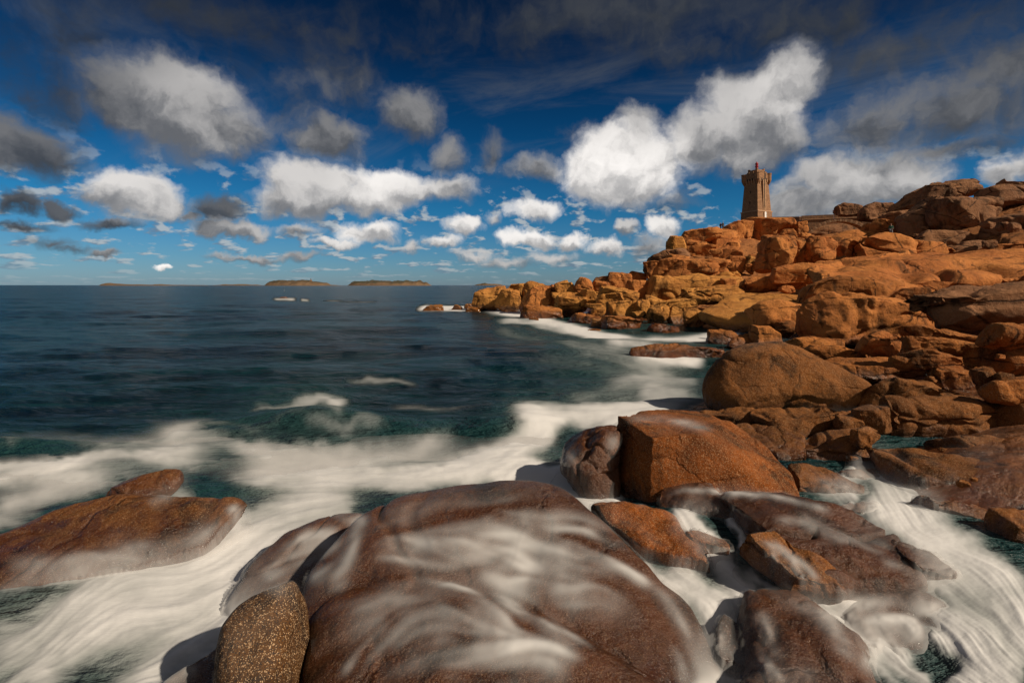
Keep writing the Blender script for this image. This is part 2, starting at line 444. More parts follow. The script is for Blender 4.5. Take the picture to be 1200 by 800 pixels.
def make_mixed(label, V, q, tri, mat, near, group, cat):
    name = {'rock': 'rock', 'boulder': 'boulder', 'slab': 'rock_slab', 'cliff': 'cliff_rock'}[cat]
    base = np.array([V[:, 0].mean(), V[:, 1].mean(), V[:, 2].min()])
    me = bpy.data.meshes.new(name)
    W = np.ascontiguousarray(V-base, dtype=np.float32)
    me.vertices.add(len(W)); me.vertices.foreach_set('co', W.ravel())
    li = np.concatenate([q.ravel(), tri.ravel()]).astype(np.int32)
    me.loops.add(len(li)); me.loops.foreach_set('vertex_index', li)
    tot = np.concatenate([np.full(len(q), 4), np.full(len(tri), 3)]).astype(np.int32)
    me.polygons.add(len(tot)); me.polygons.foreach_set('loop_start', np.concatenate([[0], np.cumsum(tot)[:-1]]).astype(np.int32))
    me.polygons.foreach_set('loop_total', tot); me.polygons.foreach_set('use_smooth', np.full(len(tot), True))
    me.update(calc_edges=True); me.validate()
    bm = bmesh.new(); bm.from_mesh(me); bmesh.ops.recalc_face_normals(bm, faces=bm.faces); bm.to_mesh(me); bm.free()
    o = link(name, me, mat, loc=base); tag(o, label, cat if cat != 'cliff' else 'cliff', group)
    if near: ALLROCK.append((V, np.concatenate([q, tri[:, [0, 1, 2, 2]]])))
    return o

def hull_rock(P3, label, mat, voxel=.05, smooth=3, near=True, seed=1, cat='boulder', **kw):
    """a block with planned corners: convex hull, finely remeshed, worn and roughened"""
    bm = bmesh.new()
    for p in P3: bm.verts.new(p)
    bmesh.ops.convex_hull(bm, input=bm.verts)
    bmesh.ops.recalc_face_normals(bm, faces=bm.faces)
    me = bpy.data.meshes.new('hull'); bm.to_mesh(me); bm.free()
    o = bpy.data.objects.new('hull', me); COL.objects.link(o)
    m = o.modifiers.new('r', 'REMESH'); m.mode = 'VOXEL'; m.voxel_size = voxel
    s = o.modifiers.new('s', 'SMOOTH'); s.iterations = smooth; s.factor = .5
    dg = bpy.context.evaluated_depsgraph_get(); ev = o.evaluated_get(dg); m2 = ev.to_mesh()
    V = np.zeros(len(m2.vertices)*3); m2.vertices.foreach_get('co', V); V = V.reshape(-1, 3)
    Q = np.zeros(len(m2.loops), np.int32); m2.loops.foreach_get('vertex_index', Q); Q = Q.reshape(-1, 4)
    ev.to_mesh_clear(); bpy.data.objects.remove(o); bpy.data.meshes.remove(me)
    N = normals(V, Q)
    if ((V-V.mean(0))*N).sum() < 0: N = -N
    size = float(np.ptp(V, axis=0).mean())
    V = rough_up(V, N, size, seed, cuts=0, **kw)
    return finish_rock({'boulder': 'boulder', 'rock': 'rock', 'slab': 'rock_slab'}[cat], V, Q, mat, label, near=near, cat=cat)
# ------------------------------------------------------------------ foreground, by the water
N_ = dict(near=True)
rock([(352,730),(366,668),(400,622),(440,600),(500,579),(565,570),(620,570),(680,583),(716,602),(742,640),(786,685),(822,735),(850,800),(850,900),(700,940),(500,940),(335,870)],
     'broad domed brown slab with foaming water running over it, largest rock at the bottom of the view', WETR, box=0, d=4.3, dt=7.6, thick=5.30, nt=300, cuts=4, cut_lo=.88, lump=.05, fine=.006, crack=.3, e1=.8, e2=1, cat='slab', **N_)
rock([(358,745),(372,712),(410,690),(470,679),(525,685),(600,716),(690,762),(760,800),(800,860),(760,960),(560,980),(345,930)],
     'lower front layer of the washed dome, its raised edge lined with foam', WETR, box=0, d=4.0, dt=6.05, thick=5.36, nt=260, cuts=4, cut_lo=.88, lump=.04, fine=.006, crack=.3, e1=.7, e2=1, seed=77, cat='slab', **N_)
rock([(253,765),(262,735),(285,708),(320,688),(353,681),(361,700),(363,730),(357,770),(353,800),(348,900),(262,910),(252,800)],
     'upright boulder speckled gold and black with a flat right side, at the bottom edge', SPEC, box=0, d=4.45, dt=5.55, thick=5.5, nt=200, cuts=3, cut_lo=.9, lump=.05, fine=.008, crack=.1, seed=4, cat='boulder', **N_)
rock([(-120,700),(-60,650),(0,632),(60,602),(120,585),(160,578),(220,577),(275,579),(288,592),(268,620),(230,650),(150,680),(60,700),(-60,730)],
     'long dark brown whale-backed rock awash at the left edge of the view', NEAR, box=0, d=6.6, dt=8.5, thick=5.3, nt=260, cuts=3, cut_lo=.92, lump=.04, fine=.008, crack=.2, e1=.6, seed=11, **N_)
rock([(122,594),(140,574),(164,561),(192,553),(214,551),(213,564),(192,584),(160,598)],
     'small brown rock tip poking out behind the whale-backed rock', NEAR, box=0, d=9.2, dt=9.9, thick=5.25, nt=110, cuts=3, lump=.05, fine=.01, **N_)
rock([(262,720),(296,665),(335,630),(375,610),(430,600),(432,640),(400,690),(350,730),(300,760)],
     'half submerged sloping brown rock between the whale-backed rock and the dome', WETR, box=0, d=5.9, dt=8.0, thick=5.22, nt=180, cuts=3, cut_lo=.9, lump=.05, fine=.008, **N_)
rock([(150,840),(205,775),(265,742),(300,750),(320,850),(300,900),(160,900)],
     'low dark grey rock drowned in foam left of the gold speckled boulder', WETR, d=4.5, dt=5.5, thick=5.25, nt=120, cuts=2, lump=.05, fine=.008, **N_)
rock([(655,548),(658,520),(672,507),(698,499),(722,501),(726,520),(722,560),(715,610),(690,600),(662,560)],
     'reddish cracked rock in the surf against the left side of the great block', WETR, box=0, d=9.7, dt=10.3, thick=5.75, nt=150, cuts=8, lump=.09, fine=.02, crack=1.3, **N_)
hull_rock([up(704,606,9.9), up(722,486,10.4), up(745,480,11.2), up(812,482,11.6), up(852,492,11.0), up(764,511,8.95), up(757,618,8.75), up(700,620,10.0),
           up(850,512,9.5), up(885,515,10.4), up(926,553,9.3), up(940,590,8.7), up(936,600,8.6), up(880,595,9.8), up(800,560,12.4), up(900,560,11.2), up(790,592,8.7), up(815,508,9.0)],
     'great angular rust brown block with a flat wet left face, centre of the near shore', BLOK, voxel=.035, smooth=8, seed=31, lump=.03, fine=.008, crack=.25)
rock([(826,446),(828,430),(840,415),(862,406),(895,404),(925,412),(955,428),(990,446),(1015,459),(1022,468),(1006,480),(960,487),(900,490),(850,488),(834,470)],
     'huge smooth egg-shaped brown boulder standing at the water above the great block', NEAR, box=0, d=15.2, dt=16.6, thick=.62, nt=260, cuts=6, cut_lo=.86, lump=.05, fine=.012, crack=.15, e1=.55, seed=9, cat='boulder', **N_)
rock([(826,412),(829,388),(840,386),(862,396),(874,404),(870,412),(840,416)], 'small pointed orange rock just behind the egg-shaped boulder, at its left', MIDR, thick=.5, cuts=6, cut_lo=.65)
rock([(878,405),(879,384),(894,381),(907,388),(917,405),(900,412),(884,412)], 'orange block with a flat bright face behind the egg-shaped boulder', ORAN, thick=.6, cuts=7, cut_lo=.6)
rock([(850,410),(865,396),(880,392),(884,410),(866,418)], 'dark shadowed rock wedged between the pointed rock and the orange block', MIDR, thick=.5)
rock([(736,422),(748,408),(770,402),(795,401),(832,406),(848,413),(838,428),(780,430)], 'low red brown rock awash in the bay left of the egg-shaped boulder', MIDR, d=27.5, thick=.5, **N_)
rock([(820,482),(860,478),(885,482),(890,497),(860,507),(824,503)], 'flat topped brown rock tucked under the foot of the egg-shaped boulder', NEAR, thick=.6, **N_)
rock([(798,486),(815,481),(829,488),(828,498),(804,497)], 'small orange brown stone left of the flat topped rock under the boulder', BLOK, thick=.6, **N_)
rock([(880,502),(884,485),(900,476),(925,477),(952,479),(975,488),(985,507),(978,522),(930,530),(900,530),(884,520)], 'rounded brown boulder with a split base, right of the great block', NEAR, d=12.3, thick=.65, nt=170, cuts=7, cut_lo=.75, lump=.07, cat='boulder', seed=5, **N_)
rock([(902,522),(925,512),(960,506),(990,508),(1010,524),(1023,545),(1022,558),(990,562),(955,562),(925,552),(908,538)], 'three-lobed brown rock stacked in front of the split boulder', NEAR, d=10.9, thick=.6, nt=170, lump=.12, crack=1.2, seed=21, **N_)
rock([(972,560),(1000,549),(1025,550),(1043,568),(1042,582),(1015,586),(984,576)], 'small brown rock with a pitted top at the foot of the three-lobed rock', NEAR, d=9.8, thick=.6, nt=110, **N_)
rock([(860,500),(875,496),(910,508),(940,526),(950,548),(948,566),(930,562),(900,545),(868,520)], 'narrow brown rock running down between the great block and the split boulder', NEAR, d=10.4, dt=12.3, thick=.45, nt=140, **N_)
rock([(922,562),(945,545),(968,548),(988,560),(1008,580),(1014,600),(990,608),(955,598),(934,582)], 'dark ledge beside the foam chute right of the great block', NEAR, d=8.9, dt=9.7, thick=.4, nt=130, **N_)
rock([(975,602),(1000,588),(1022,588),(1038,600),(1050,622),(1042,632),(1008,622),(982,614)], 'black brown rounded rock splitting the narrow foam channel', NEAR, d=8.0, dt=8.5, thick=.5, nt=120, **N_)
rock([(976,492),(990,486),(1006,491),(1014,506),(992,508)], 'small round stone beside the pool behind the split boulder', NEAR, thick=.6, **N_)
rock([(996,505),(1008,500),(1026,500),(1033,512),(1016,526),(1000,522)], 'brown stone with a cleft at the edge of the upper pool', NEAR, thick=.6, **N_)
rock([(954,486),(984,481),(1004,489),(988,499),(962,495)], 'flat brown stone between the egg-shaped boulder and the upper pool', MIDR, thick=.6, **N_)
rock([(1028,492),(1040,479),(1075,467),(1122,463),(1166,468),(1184,490),(1184,515),(1140,524),(1080,520),(1046,508)], 'massive brown rock with an undercut base right of the upper pool', NEAR, d=11.9, dt=12.9, thick=.6, nt=220, cuts=6, lump=.07, crack=1., strata=.02, seed=13, cat='boulder', **N_)
rock([(1085,508),(1140,512),(1200,508),(1300,516),(1310,585),(1180,572),(1105,548)], 'dark lower ledge beneath the undercut rock at the right edge', NEAR, d=10.2, dt=11.2, thick=.4, nt=150, strata=.03, cat='slab', **N_)
rock([(1138,468),(1180,462),(1260,472),(1320,480),(1310,530),(1220,525),(1180,512)], 'coarse brown rock with a bulge, behind and right of the undercut rock', NEAR, d=11.6, thick=.5, nt=150, **N_)
rock([(996,482),(1020,475),(1042,484),(1044,504),(1020,508),(1003,496)], 'low reddish rock at the left nose of the undercut rock', NEAR, thick=.55, **N_)
rock([(1014,532),(1040,522),(1080,523),(1130,543),(1200,552),(1320,558),(1330,640),(1220,622),(1150,612),(1105,596),(1060,572),(1028,552)], 'long sloping coarse brown slab falling to the stream at the right', NEAR, d=8.3, dt=10.6, thick=5.38, e1=.5, nt=260, cuts=4, lump=.05, crack=.6, seed=17, cat='slab', **N_)
rock([(1060,590),(1090,577),(1122,585),(1160,603),(1200,612),(1300,622),(1310,680),(1200,655),(1140,636),(1095,615)], 'low knobbly brown rock bordering the stream below the sloping slab', NEAR, d=7.5, dt=8.6, thick=5.3, nt=170, lump=.1, **N_)
rock([(1157,612),(1178,597),(1240,598),(1270,620),(1260,668),(1200,650),(1166,632)], 'dark brown boulder at the right edge above the foam stream', NEAR, d=7.2, dt=7.6, thick=.5, nt=120, cat='boulder', **N_)
rock([(1050,622),(1065,614),(1090,613),(1115,622),(1126,640),(1098,652),(1066,640)], 'small half drowned rock alone in the middle of the right stream', NEAR, d=7.55, dt=7.9, thick=.5, nt=100, **N_)
rock([(692,597),(702,589),(732,590),(772,597),(787,612),(797,632),(816,653),(832,677),(812,684),(765,662),(728,632),(700,614)], 'dark wet wedge of rock slanting down in front of the great block', BLOK, d=6.55, dt=8.3, thick=5.32, nt=190, cuts=5, lump=.07, crack=.3, seed=41, **N_)
rock([(802,634),(818,624),(840,631),(854,648),(838,660),(814,652)], 'small wet orange brown stone alone in the foam below the great block', BLOK, d=7.0, dt=7.4, thick=5.2, nt=90, **N_)
rock([(770,590),(780,574),(800,570),(842,571),(860,590),(866,616),(856,628),(828,616),(800,602)], 'pinkish washed slab directly below the front of the great block', WETR, d=7.7, dt=8.9, thick=5.25, nt=150, cuts=4, **N_)
rock([(846,582),(880,574),(940,584),(985,604),(1020,624),(1060,648),(1080,672),(1074,700),(1040,712),(1000,712),(960,700),(915,672),(876,645),(856,615)], 'long dark wet slab slanting right with ribbed dripping side, below the great block', WETR, d=5.85, dt=8.45, thick=5.36, nt=260, cuts=5, cut_lo=.8, lump=.06, crack=1., strata=.012, e1=.45, seed=51, cat='slab', **N_)
rock([(864,634),(892,622),(935,648),(970,670),(990,700),(965,712),(925,694),(890,660)], 'ribbed dark brown flank of rock with rivulets dripping from the long wet slab', NEAR, d=5.8, dt=6.9, thick=5.28, nt=170, lump=.05, strata=.05, crack=1.2, seed=52, **N_)
rock([(1034,642),(1075,643),(1097,660),(1118,678),(1120,694),(1100,706),(1080,700),(1058,676)], 'rounded dark nose of rock at the right end of the long wet slab', WETR, d=6.15, dt=7.0, thick=5.36, nt=130, seed=53, **N_)
rock([(862,712),(875,694),(900,688),(935,694),(970,712),(1003,740),(1026,775),(1045,830),(1040,900),(880,900),(868,800),(864,740)], 'dark brown domed boulder with a thin veil of water, bottom right of the view', WETR, box=0, d=4.35, dt=6.2, thick=5.32, nt=220, cuts=4, cut_lo=.9, lump=.05, crack=.3, seed=61, cat='boulder', **N_)
rock([(985,730),(1020,700),(1065,690),(1105,708),(1134,735),(1142,770),(1120,820),(1060,850),(1010,820)], 'grey brown dome nearly hidden by streaming foam, right of the veiled boulder', WETR, box=0, d=4.95, dt=6.3, thick=5.22, nt=170, cuts=3, lump=.05, seed=62, **N_)
rock([(1120,748),(1145,742),(1168,762),(1170,790),(1140,800),(1124,780)], 'small grey stone under the foam at the far right of the bottom edge', WETR, d=5.3, dt=5.8, thick=5.2, nt=90, **N_)
rock([(1130,684),(1165,678),(1220,688),(1290,700),(1300,780),(1220,765),(1170,728),(1142,705)], 'black wet slab entering at the right edge below the stream', WETR, d=5.6, dt=6.5, thick=5.3, nt=140, seed=63, cat='slab', **N_)
rock([(836,745),(846,724),(860,722),(870,748),(878,790),(870,815),(848,805),(838,770)], 'small drowned hump in the middle of the cascade left of the veiled boulder', WETR, d=5.0, dt=5.9, thick=5.22, nt=90, **N_)
# ------------------------------------------------------------------ middle of the shore
rock([(1000,482),(1030,456),(1060,445),(1097,440),(1114,445),(1129,465),(1122,476),(1080,484),(1040,490),(1012,490)], 'brown hump with two ribs right of the egg-shaped boulder', NEAR, d=14.5, thick=.6, nt=170, lump=.1, seed=15, **N_)
rock([(1083,438),(1095,431),(1125,428),(1146,434),(1152,446),(1149,464),(1130,472),(1108,462)], 'squarish brown boulder behind the two-ribbed hump', MIDR, d=16.5, thick=.65, nt=130, cat='boulder')
rock([(1136,433),(1155,429),(1169,441),(1168,455),(1150,458)], 'small wedge of rock right of the squarish boulder', MIDR, thick=.6)
rock([(1163,441),(1180,436),(1191,443),(1188,458),(1170,457)], 'knobbly small brown stone near the right edge at mid height', MIDR, thick=.6)
rock([(1150,452),(1190,446),(1280,444),(1290,475),(1190,474),(1155,466)], 'flat brown shelf above the bulging rock at the right edge', MIDR, thick=.5, strata=.02, cat='slab')
rock([(952,428),(975,420),(1010,418),(1048,422),(1068,429),(1084,444),(1064,455),(1052,460),(1012,452),(972,440)], 'purplish red wet slab with a bright tilted end, behind the egg-shaped boulder', MIDR, d=19, thick=.6, nt=150, cuts=8, cut_lo=.65, seed=71, cat='slab')
rock([(914,402),(940,396),(965,395),(986,402),(990,412),(950,420),(924,414)], 'smooth low orange brown rock right of the orange block', MIDR, thick=.6, cuts=5)
rock([(927,416),(950,406),(1000,405),(1020,412),(1004,424),(960,428),(938,426)], 'layered red brown rock in front of the smooth low one', MIDR, thick=.6, strata=.03)
rock([(932,400),(935,378),(950,367),(985,357),(1030,351),(1082,351),(1125,357),(1138,372),(1132,386),(1092,384),(1062,392),(1050,400),(1000,402),(958,406)], 'long two-lobed golden slab with dark shadow beneath it, middle right', ORAN, d=28.5, dt=32, thick=.5, nt=230, cuts=6, lump=.06, seed=73, e1=.5, cat='slab')
rock([(1002,404),(1020,396),(1045,388),(1057,391),(1060,402),(1055,414),(1045,420),(1028,414)], 'orange rock with a bright blunt right end under the two-lobed slab', ORAN, thick=.6, nt=110, cuts=7, cut_lo=.6)
rock([(1052,388),(1075,382),(1120,387),(1160,395),(1172,404),(1150,409),(1110,406),(1070,398)], 'long flat tapering brown slab right of the two-lobed slab', MIDR, thick=.55, nt=120, cat='slab')
rock([(1057,399),(1095,396),(1136,402),(1168,407),(1134,419),(1095,418),(1062,408)], 'flat red brown bed of rock below the tapering slab', MIDR, thick=.6, strata=.02, cat='slab')
rock([(1042,416),(1090,410),(1132,415),(1128,434),(1080,436),(1050,428)], 'dull red ledge above the squarish boulder', MIDR, thick=.6, strata=.03, cat='slab')
rock([(1122,418),(1128,408),(1150,404),(1200,402),(1290,404),(1300,450),(1200,448),(1150,440),(1130,432)], 'large log-shaped brown rock lying at the right edge at mid height', MIDR, d=17.5, thick=.55, nt=150, seed=75, cuts=4)
rock([(1146,396),(1180,383),(1240,376),(1290,380),(1290,410),(1190,406)], 'thin brown slab with a shadowed notch above the log-shaped rock', MIDR, thick=.5, cat='slab')
rock([(935,335),(960,322),(1000,311),(1060,299),(1110,295),(1160,297),(1280,302),(1290,350),(1190,350),(1110,360),(1060,358),(1020,345),(970,335)], 'very large flat orange slab spread across the right of the shore', ORAN, d=33, dt=50, thick=5.9, nt=260, cuts=5, lump=.03, strata=.012, crack=.6, seed=81, cat='slab')
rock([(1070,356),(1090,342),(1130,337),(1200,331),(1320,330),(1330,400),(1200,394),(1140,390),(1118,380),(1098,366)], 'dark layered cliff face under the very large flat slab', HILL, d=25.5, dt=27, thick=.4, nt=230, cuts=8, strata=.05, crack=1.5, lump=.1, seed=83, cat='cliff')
rock([(934,344),(950,330),(985,324),(1022,325),(1052,334),(1057,341),(1047,354),(1000,358),(955,356),(938,350)], 'dark-fronted slab with a pale crest left of the cliff face', MIDR, d=36, thick=.55, nt=150, seed=85, cuts=6, cat='slab')
rock([(1040,349),(1068,337),(1092,349),(1070,356),(1046,356)], 'small low rock between the pale-crested slab and the cliff face', MIDR, thick=.6)
rock([(902,322),(930,313),(970,309),(1002,311),(990,325),(950,334),(912,334)], 'flat slab with a dark front edge below the two tall sunlit boulders', ORAN, thick=.5, nt=110, strata=.03, cat='slab')
rock([(865,332),(885,325),(920,322),(944,329),(934,338),(890,343),(868,340)], 'low humped orange rock left of the pale-crested slab', ORAN, thick=.6, nt=110, strata=.02)
rock([(822,384),(840,362),(865,350),(895,343),(935,344),(965,354),(950,374),(915,388),(870,396),(840,394)], 'wide smooth pale orange rock apron sloping into the bay', GOLD, d=38, dt=58, thick=5.7, nt=200, cuts=3, lump=.03, fine=.006, crack=.1, strata=0, seed=87, cat='slab')
rock([(875,378),(900,361),(930,353),(960,357),(964,370),(930,384),(895,388)], 'swelling orange rock at the lower right of the smooth apron', ORAN, d=34.5, thick=.5, nt=130, cuts=4, seed=88)
rock([(906,388),(912,378),(926,375),(937,386),(926,396),(912,395)], 'small dark rock below the swelling orange rock', MIDR, thick=.6)
# ------------------------------------------------------------------ boulders on the slope
rock([(885,316),(889,300),(890,286),(898,278),(910,277),(926,284),(933,295),(930,309),(915,318),(896,320)], 'tall sunlit boulder with a knob on top, below the stone tower', ORAN, thick=.7, nt=150, cuts=6, lump=.08, seed=91, cat='boulder')
rock([(891,283),(896,276),(908,276),(912,283),(904,289),(894,288)], 'small cap of rock on the tall sunlit boulder', ORAN, d=82, thick=.7, nt=70)
rock([(924,302),(928,285),(936,280),(941,290),(947,300),(946,311),(928,312)], 'narrow upright orange rock leaning on the tall sunlit boulder', ORAN, thick=.6, nt=80)
rock([(938,302),(947,285),(959,277),(970,279),(977,292),(981,299),(966,307),(950,308)], 'tooth-shaped pinkish boulder right of the tall sunlit boulder', ORAN, thick=.7, nt=130, cuts=8, cut_lo=.6, seed=93, cat='boulder')
rock([(944,294),(965,281),(985,272),(1002,269.5),(1026,272),(1042,277),(1056,286),(1020,294),(990,300),(960,300)], 'great smooth pink hump of rock below the arched bridge', ORAN, box=0, d=86, thick=.6, nt=150, cuts=3, lump=.04, fine=.008, crack=.1, seed=95)
rock([(972,292),(1000,280),(1012,276),(1017,284),(1000,294),(980,300)], 'long orange rock lying along the foot of the pink hump', ORAN, thick=.5, nt=90)
rock([(1010,283),(1030,275),(1049,281),(1042,288),(1020,288)], 'dark undercut rock at the right tail of the pink hump', ORAN, thick=.5, nt=70)
rock([(998,298),(1020,285),(1045,280),(1064,283),(1063,294),(1030,301),(1003,304)], 'stack of thin sunlit ledges below the walker in green', ORAN, thick=.55, nt=110, strata=.05, cat='slab')
rock([(1018,268),(1035,257),(1052,259),(1054,277),(1038,280)], 'smooth sunlit rock just behind the walker in green', ORAN, d=84, thick=.6, nt=80)
rock([(1008,270),(1018,262),(1030,266),(1026,275),(1012,275)], 'dark rounded rock under the right end of the arch', ORAN, d=95, thick=.6, nt=70)
rock([(868,306),(868,282),(872,263),(885,256),(910,256),(930,262),(927,271),(905,279),(892,287),(886,308)], 'big hollowed orange boulder carrying the foot of the stone tower', ORAN, d=106, thick=.7, nt=170, cuts=7, lump=.1, seed=101, cat='boulder')
rock([(843,270),(860,261),(873,259),(882,263),(877,282),(863,294),(850,290),(846,278)], 'shadowed block left of the hollowed boulder under the tower', ORAN, d=104, thick=.7, nt=130, cuts=8, cut_lo=.65, seed=102, cat='boulder')
rock([(827,305),(827,285),(838,275),(851,268),(864,278),(870,292),(850,306)], 'steep leaning boulder in the middle of the crag left of the tower', ORAN, d=100, thick=.7, nt=130, cuts=7, seed=103, cat='boulder')
rock([(926,266),(936,259),(945,262),(947,274),(938,279),(930,273)], 'round boulder filling the gap between the tower and the arch', ORAN, d=104, thick=.7, nt=90, cat='boulder')
rock([(908,280),(924,268),(936,273),(933,285),(915,289)], 'small orange rock under the hollowed boulder', ORAN, d=100, thick=.6, nt=70)
rock([(935,276),(951,273),(948,288),(937,288)], 'small square rock just left of the arch opening', ORAN, d=98, thick=.6, nt=60)
rock([(795,279),(797,271),(810,267),(830,265),(843,268),(847,277),(835,283),(815,287),(799,286)], 'flat overhanging slab perched on the skyline left of the tower', ORAN, d=99, thick=.7, nt=120, cuts=6, seed=105, cat='slab')
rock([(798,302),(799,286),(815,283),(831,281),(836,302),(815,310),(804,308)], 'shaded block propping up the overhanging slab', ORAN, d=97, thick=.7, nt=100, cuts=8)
rock([(780,294),(783,280),(794,276),(804,284),(802,296),(788,298)], 'rounded knob of rock on the skyline left of the overhanging slab', GOLD, d=93, thick=.7, nt=90, cat='boulder')
rock([(755,320),(757,307),(770,301),(782,294),(789,291),(801,295),(808,307),(795,314),(772,318)], 'stepped grey brown rock on the skyline left of the rounded knob', HILL, d=88, thick=.7, nt=120, cuts=8, cut_lo=.65, seed=107)
rock([(778,305),(800,298),(808,308),(796,314),(777,314)], 'square front piece of the stepped skyline rock', ORAN, d=84, thick=.6, nt=70)
rock([(753,336),(755,318),(765,311),(785,308),(815,305),(835,302),(848,303),(857,310),(863,318),(850,326),(820,332),(790,337),(765,341)], 'massive cracked golden slab lying across the crag, below the skyline rocks', ORAN, d=74, thick=.6, nt=210, cuts=6, cut_lo=.75, lump=.06, strata=.025, crack=1.2, seed=109, cat='slab')
rock([(815,334),(845,323),(861,317),(868,326),(864,333),(840,337)], 'thin slanting ledge under the right end of the cracked golden slab', GOLD, d=70, thick=.5, nt=80, strata=.03, cat='slab')
rock([(836,305),(845,293),(865,288),(871,293),(870,305),(855,312),(840,312)], 'smooth pinkish boulder above the cracked golden slab', ORAN, d=86, thick=.65, nt=100, cat='boulder')
rock([(848,312),(865,301),(874,308),(872,320),(856,322)], 'round orange rock below the smooth pinkish boulder', ORAN, d=80, thick=.65, nt=80)
rock([(870,316),(874,302),(881,299),(886,308),(882,322)], 'small leaning rock with a yellow lichen foot', GOLD, d=79, thick=.6, nt=60)
rock([(881,318),(884,305),(893,306),(893,318)], 'small round stone left of the tall sunlit boulder', GOLD, d=78, thick=.6, nt=60)
rock([(752,346),(765,336),(800,331),(858,327),(871,336),(850,346),(800,349),(765,349)], 'broken ledges directly under the massive cracked slab', GOLD, d=66, dt=70, thick=.4, nt=150, strata=.06, lump=.1, crack=1.4, seed=111, cat='slab')
rock([(798,350),(810,341),(840,336),(872,338),(880,345),(850,354),(810,356)], 'second row of thin golden ledges nearer the smooth apron', GOLD, d=60, dt=64, thick=.4, nt=130, strata=.06, crack=1.2, seed=112, cat='slab')
# ------------------------------------------------------------------ the point running out to sea
rock([(552,358),(560,347),(570,340),(582,335),(594,337),(594,350),(587,362),(565,364)], 'outermost golden rock of the point with a sloping seaward face', GOLD, d=83, thick=.7, nt=130, cuts=7, seed=121, cat='boulder')
rock([(581,360),(589,345),(605,338),(613,344),(614,362),(596,367)], 'second golden rock of the point with a notched crest', GOLD, d=79, thick=.7, nt=110, cuts=8, cut_lo=.65)
rock([(593,348),(599,336),(609,332),(618,337),(616,346),(602,352)], 'rounded rock top showing behind the notched one on the point', GOLD, d=84, thick=.7, nt=80)
rock([(611,350),(616,337),(630,331),(639,330),(641,342),(630,348),(620,352)], 'high golden rock with a slanting top in the middle of the point', GOLD, d=79, thick=.7, nt=100)
rock([(609,362),(619,345),(629,337),(643,336),(647,352),(636,360),(620,366)], 'darker orange rock with a shadowed flank below the slanting top', ORAN, d=73, thick=.7, nt=100, cuts=8)
rock([(638,354),(643,338),(655,334),(659,352),(648,362)], 'shadowed narrow rock between two golden blocks of the point', ORAN, d=74, thick=.6, nt=80)
rock([(648,346),(654,333),(668,328),(677,340),(677,349),(656,351)], 'peaked golden block on the crest of the point', GOLD, d=72, thick=.7, nt=100, cuts=9, cut_lo=.6)
rock([(650,356),(663,346),(680,344),(689,356),(683,368),(670,373),(658,368)], 'large tilted cube of golden rock with a diagonal crack', GOLD, d=66, thick=.8, nt=130, cuts=9, cut_lo=.6, seed=125)
rock([(678,349),(689,340),(698,339),(704,352),(692,361)], 'pale flat-faced block right of the tilted cube', GOLD, d=66, thick=.7, nt=90, cuts=9, cut_lo=.6)
rock([(671,338),(678,327),(690,325),(697,338),(692,345),(681,348)], 'cracked orange rock standing above the pale flat-faced block', ORAN, d=71, thick=.7, nt=90, crack=1.5)
rock([(693,335),(700,329),(712,329),(715,343),(702,348)], 'small blocky rock on the crest behind the pale block', ORAN, d=71, thick=.7, nt=80)
rock([(710,340),(714,324),(730,320),(739,328),(740,340),(722,345)], 'dome-topped orange rock on the crest of the point', ORAN, d=73, thick=.7, nt=100, cat='boulder')
rock([(694,334),(703,325),(717,323),(714,334)], 'dark sliver of rock left of the dome-topped one', HILL, d=75, thick=.7, nt=60)
rock([(734,326),(741,318),(756,317),(758,332),(740,333)], 'rounded brown rock left of the massive cracked slab', ORAN, d=76, thick=.7, nt=80)
rock([(700,348),(709,338),(730,335),(743,340),(749,352),(736,358),(713,355)], 'arched golden rock with a shadowed left side', GOLD, d=63, thick=.7, nt=110)
rock([(698,357),(712,343),(728,342),(732,354),(716,362),(701,363)], 'striped golden rock below the arched one', GOLD, d=59.5, thick=.7, nt=100, strata=.04)
rock([(711,366),(715,355),(735,351),(749,354),(752,369),(736,376),(718,375)], 'pale round-shouldered golden boulder near the foot of the point', GOLD, d=55, thick=.7, nt=110, cuts=5, cat='boulder')
rock([(703,382),(716,371),(735,369),(752,375),(752,392),(730,396),(707,394)], 'dark wet ribbed rock at the waterline below the golden boulder', MIDR, d=47, thick=.7, nt=110, strata=.04, **N_)
rock([(782,373),(786,362),(805,358),(818,363),(815,374),(796,383),(784,382)], 'left of two smooth oval slabs beside the bay', GOLD, d=51, thick=.5, nt=100, cuts=3, seed=131, cat='slab')
rock([(800,385),(809,369),(828,364),(838,369),(826,382),(810,388)], 'right of two smooth oval slabs beside the bay', GOLD, d=48, thick=.5, nt=100, cuts=3, seed=132, cat='slab')
rock([(733,340),(744,328),(760,334),(762,350),(745,352)], 'dark block under the left end of the massive cracked slab', ORAN, d=68, thick=.7, nt=80)
rock([(742,366),(752,351),(762,360),(756,373)], 'small golden wedge right of the round-shouldered boulder', GOLD, d=54, thick=.7, nt=60)
rock([(758,368),(764,358),(777,358),(784,372),(770,382),(758,379)], 'furrowed yellow rock left of the oval slabs', GOLD, d=51, thick=.6, nt=90, strata=.06, crack=1.3)
rock([(753,360),(760,346),(775,346),(794,355),(782,366),(762,365)], 'group of furrowed yellow ledges above the oval slabs', GOLD, d=56, thick=.5, nt=110, strata=.08, lump=.12, crack=1.5)
rock([(778,358),(788,349),(802,349),(818,357),(802,364),(786,364)], 'knobbly golden ledge right of the furrowed ones', GOLD, d=56, thick=.5, nt=90, strata=.06)
rock([(758,392),(764,380),(780,378),(796,385),(790,396),(770,398)], 'wet orange brown rock at the head of the bay', MIDR, d=45, thick=.6, nt=90, **N_)
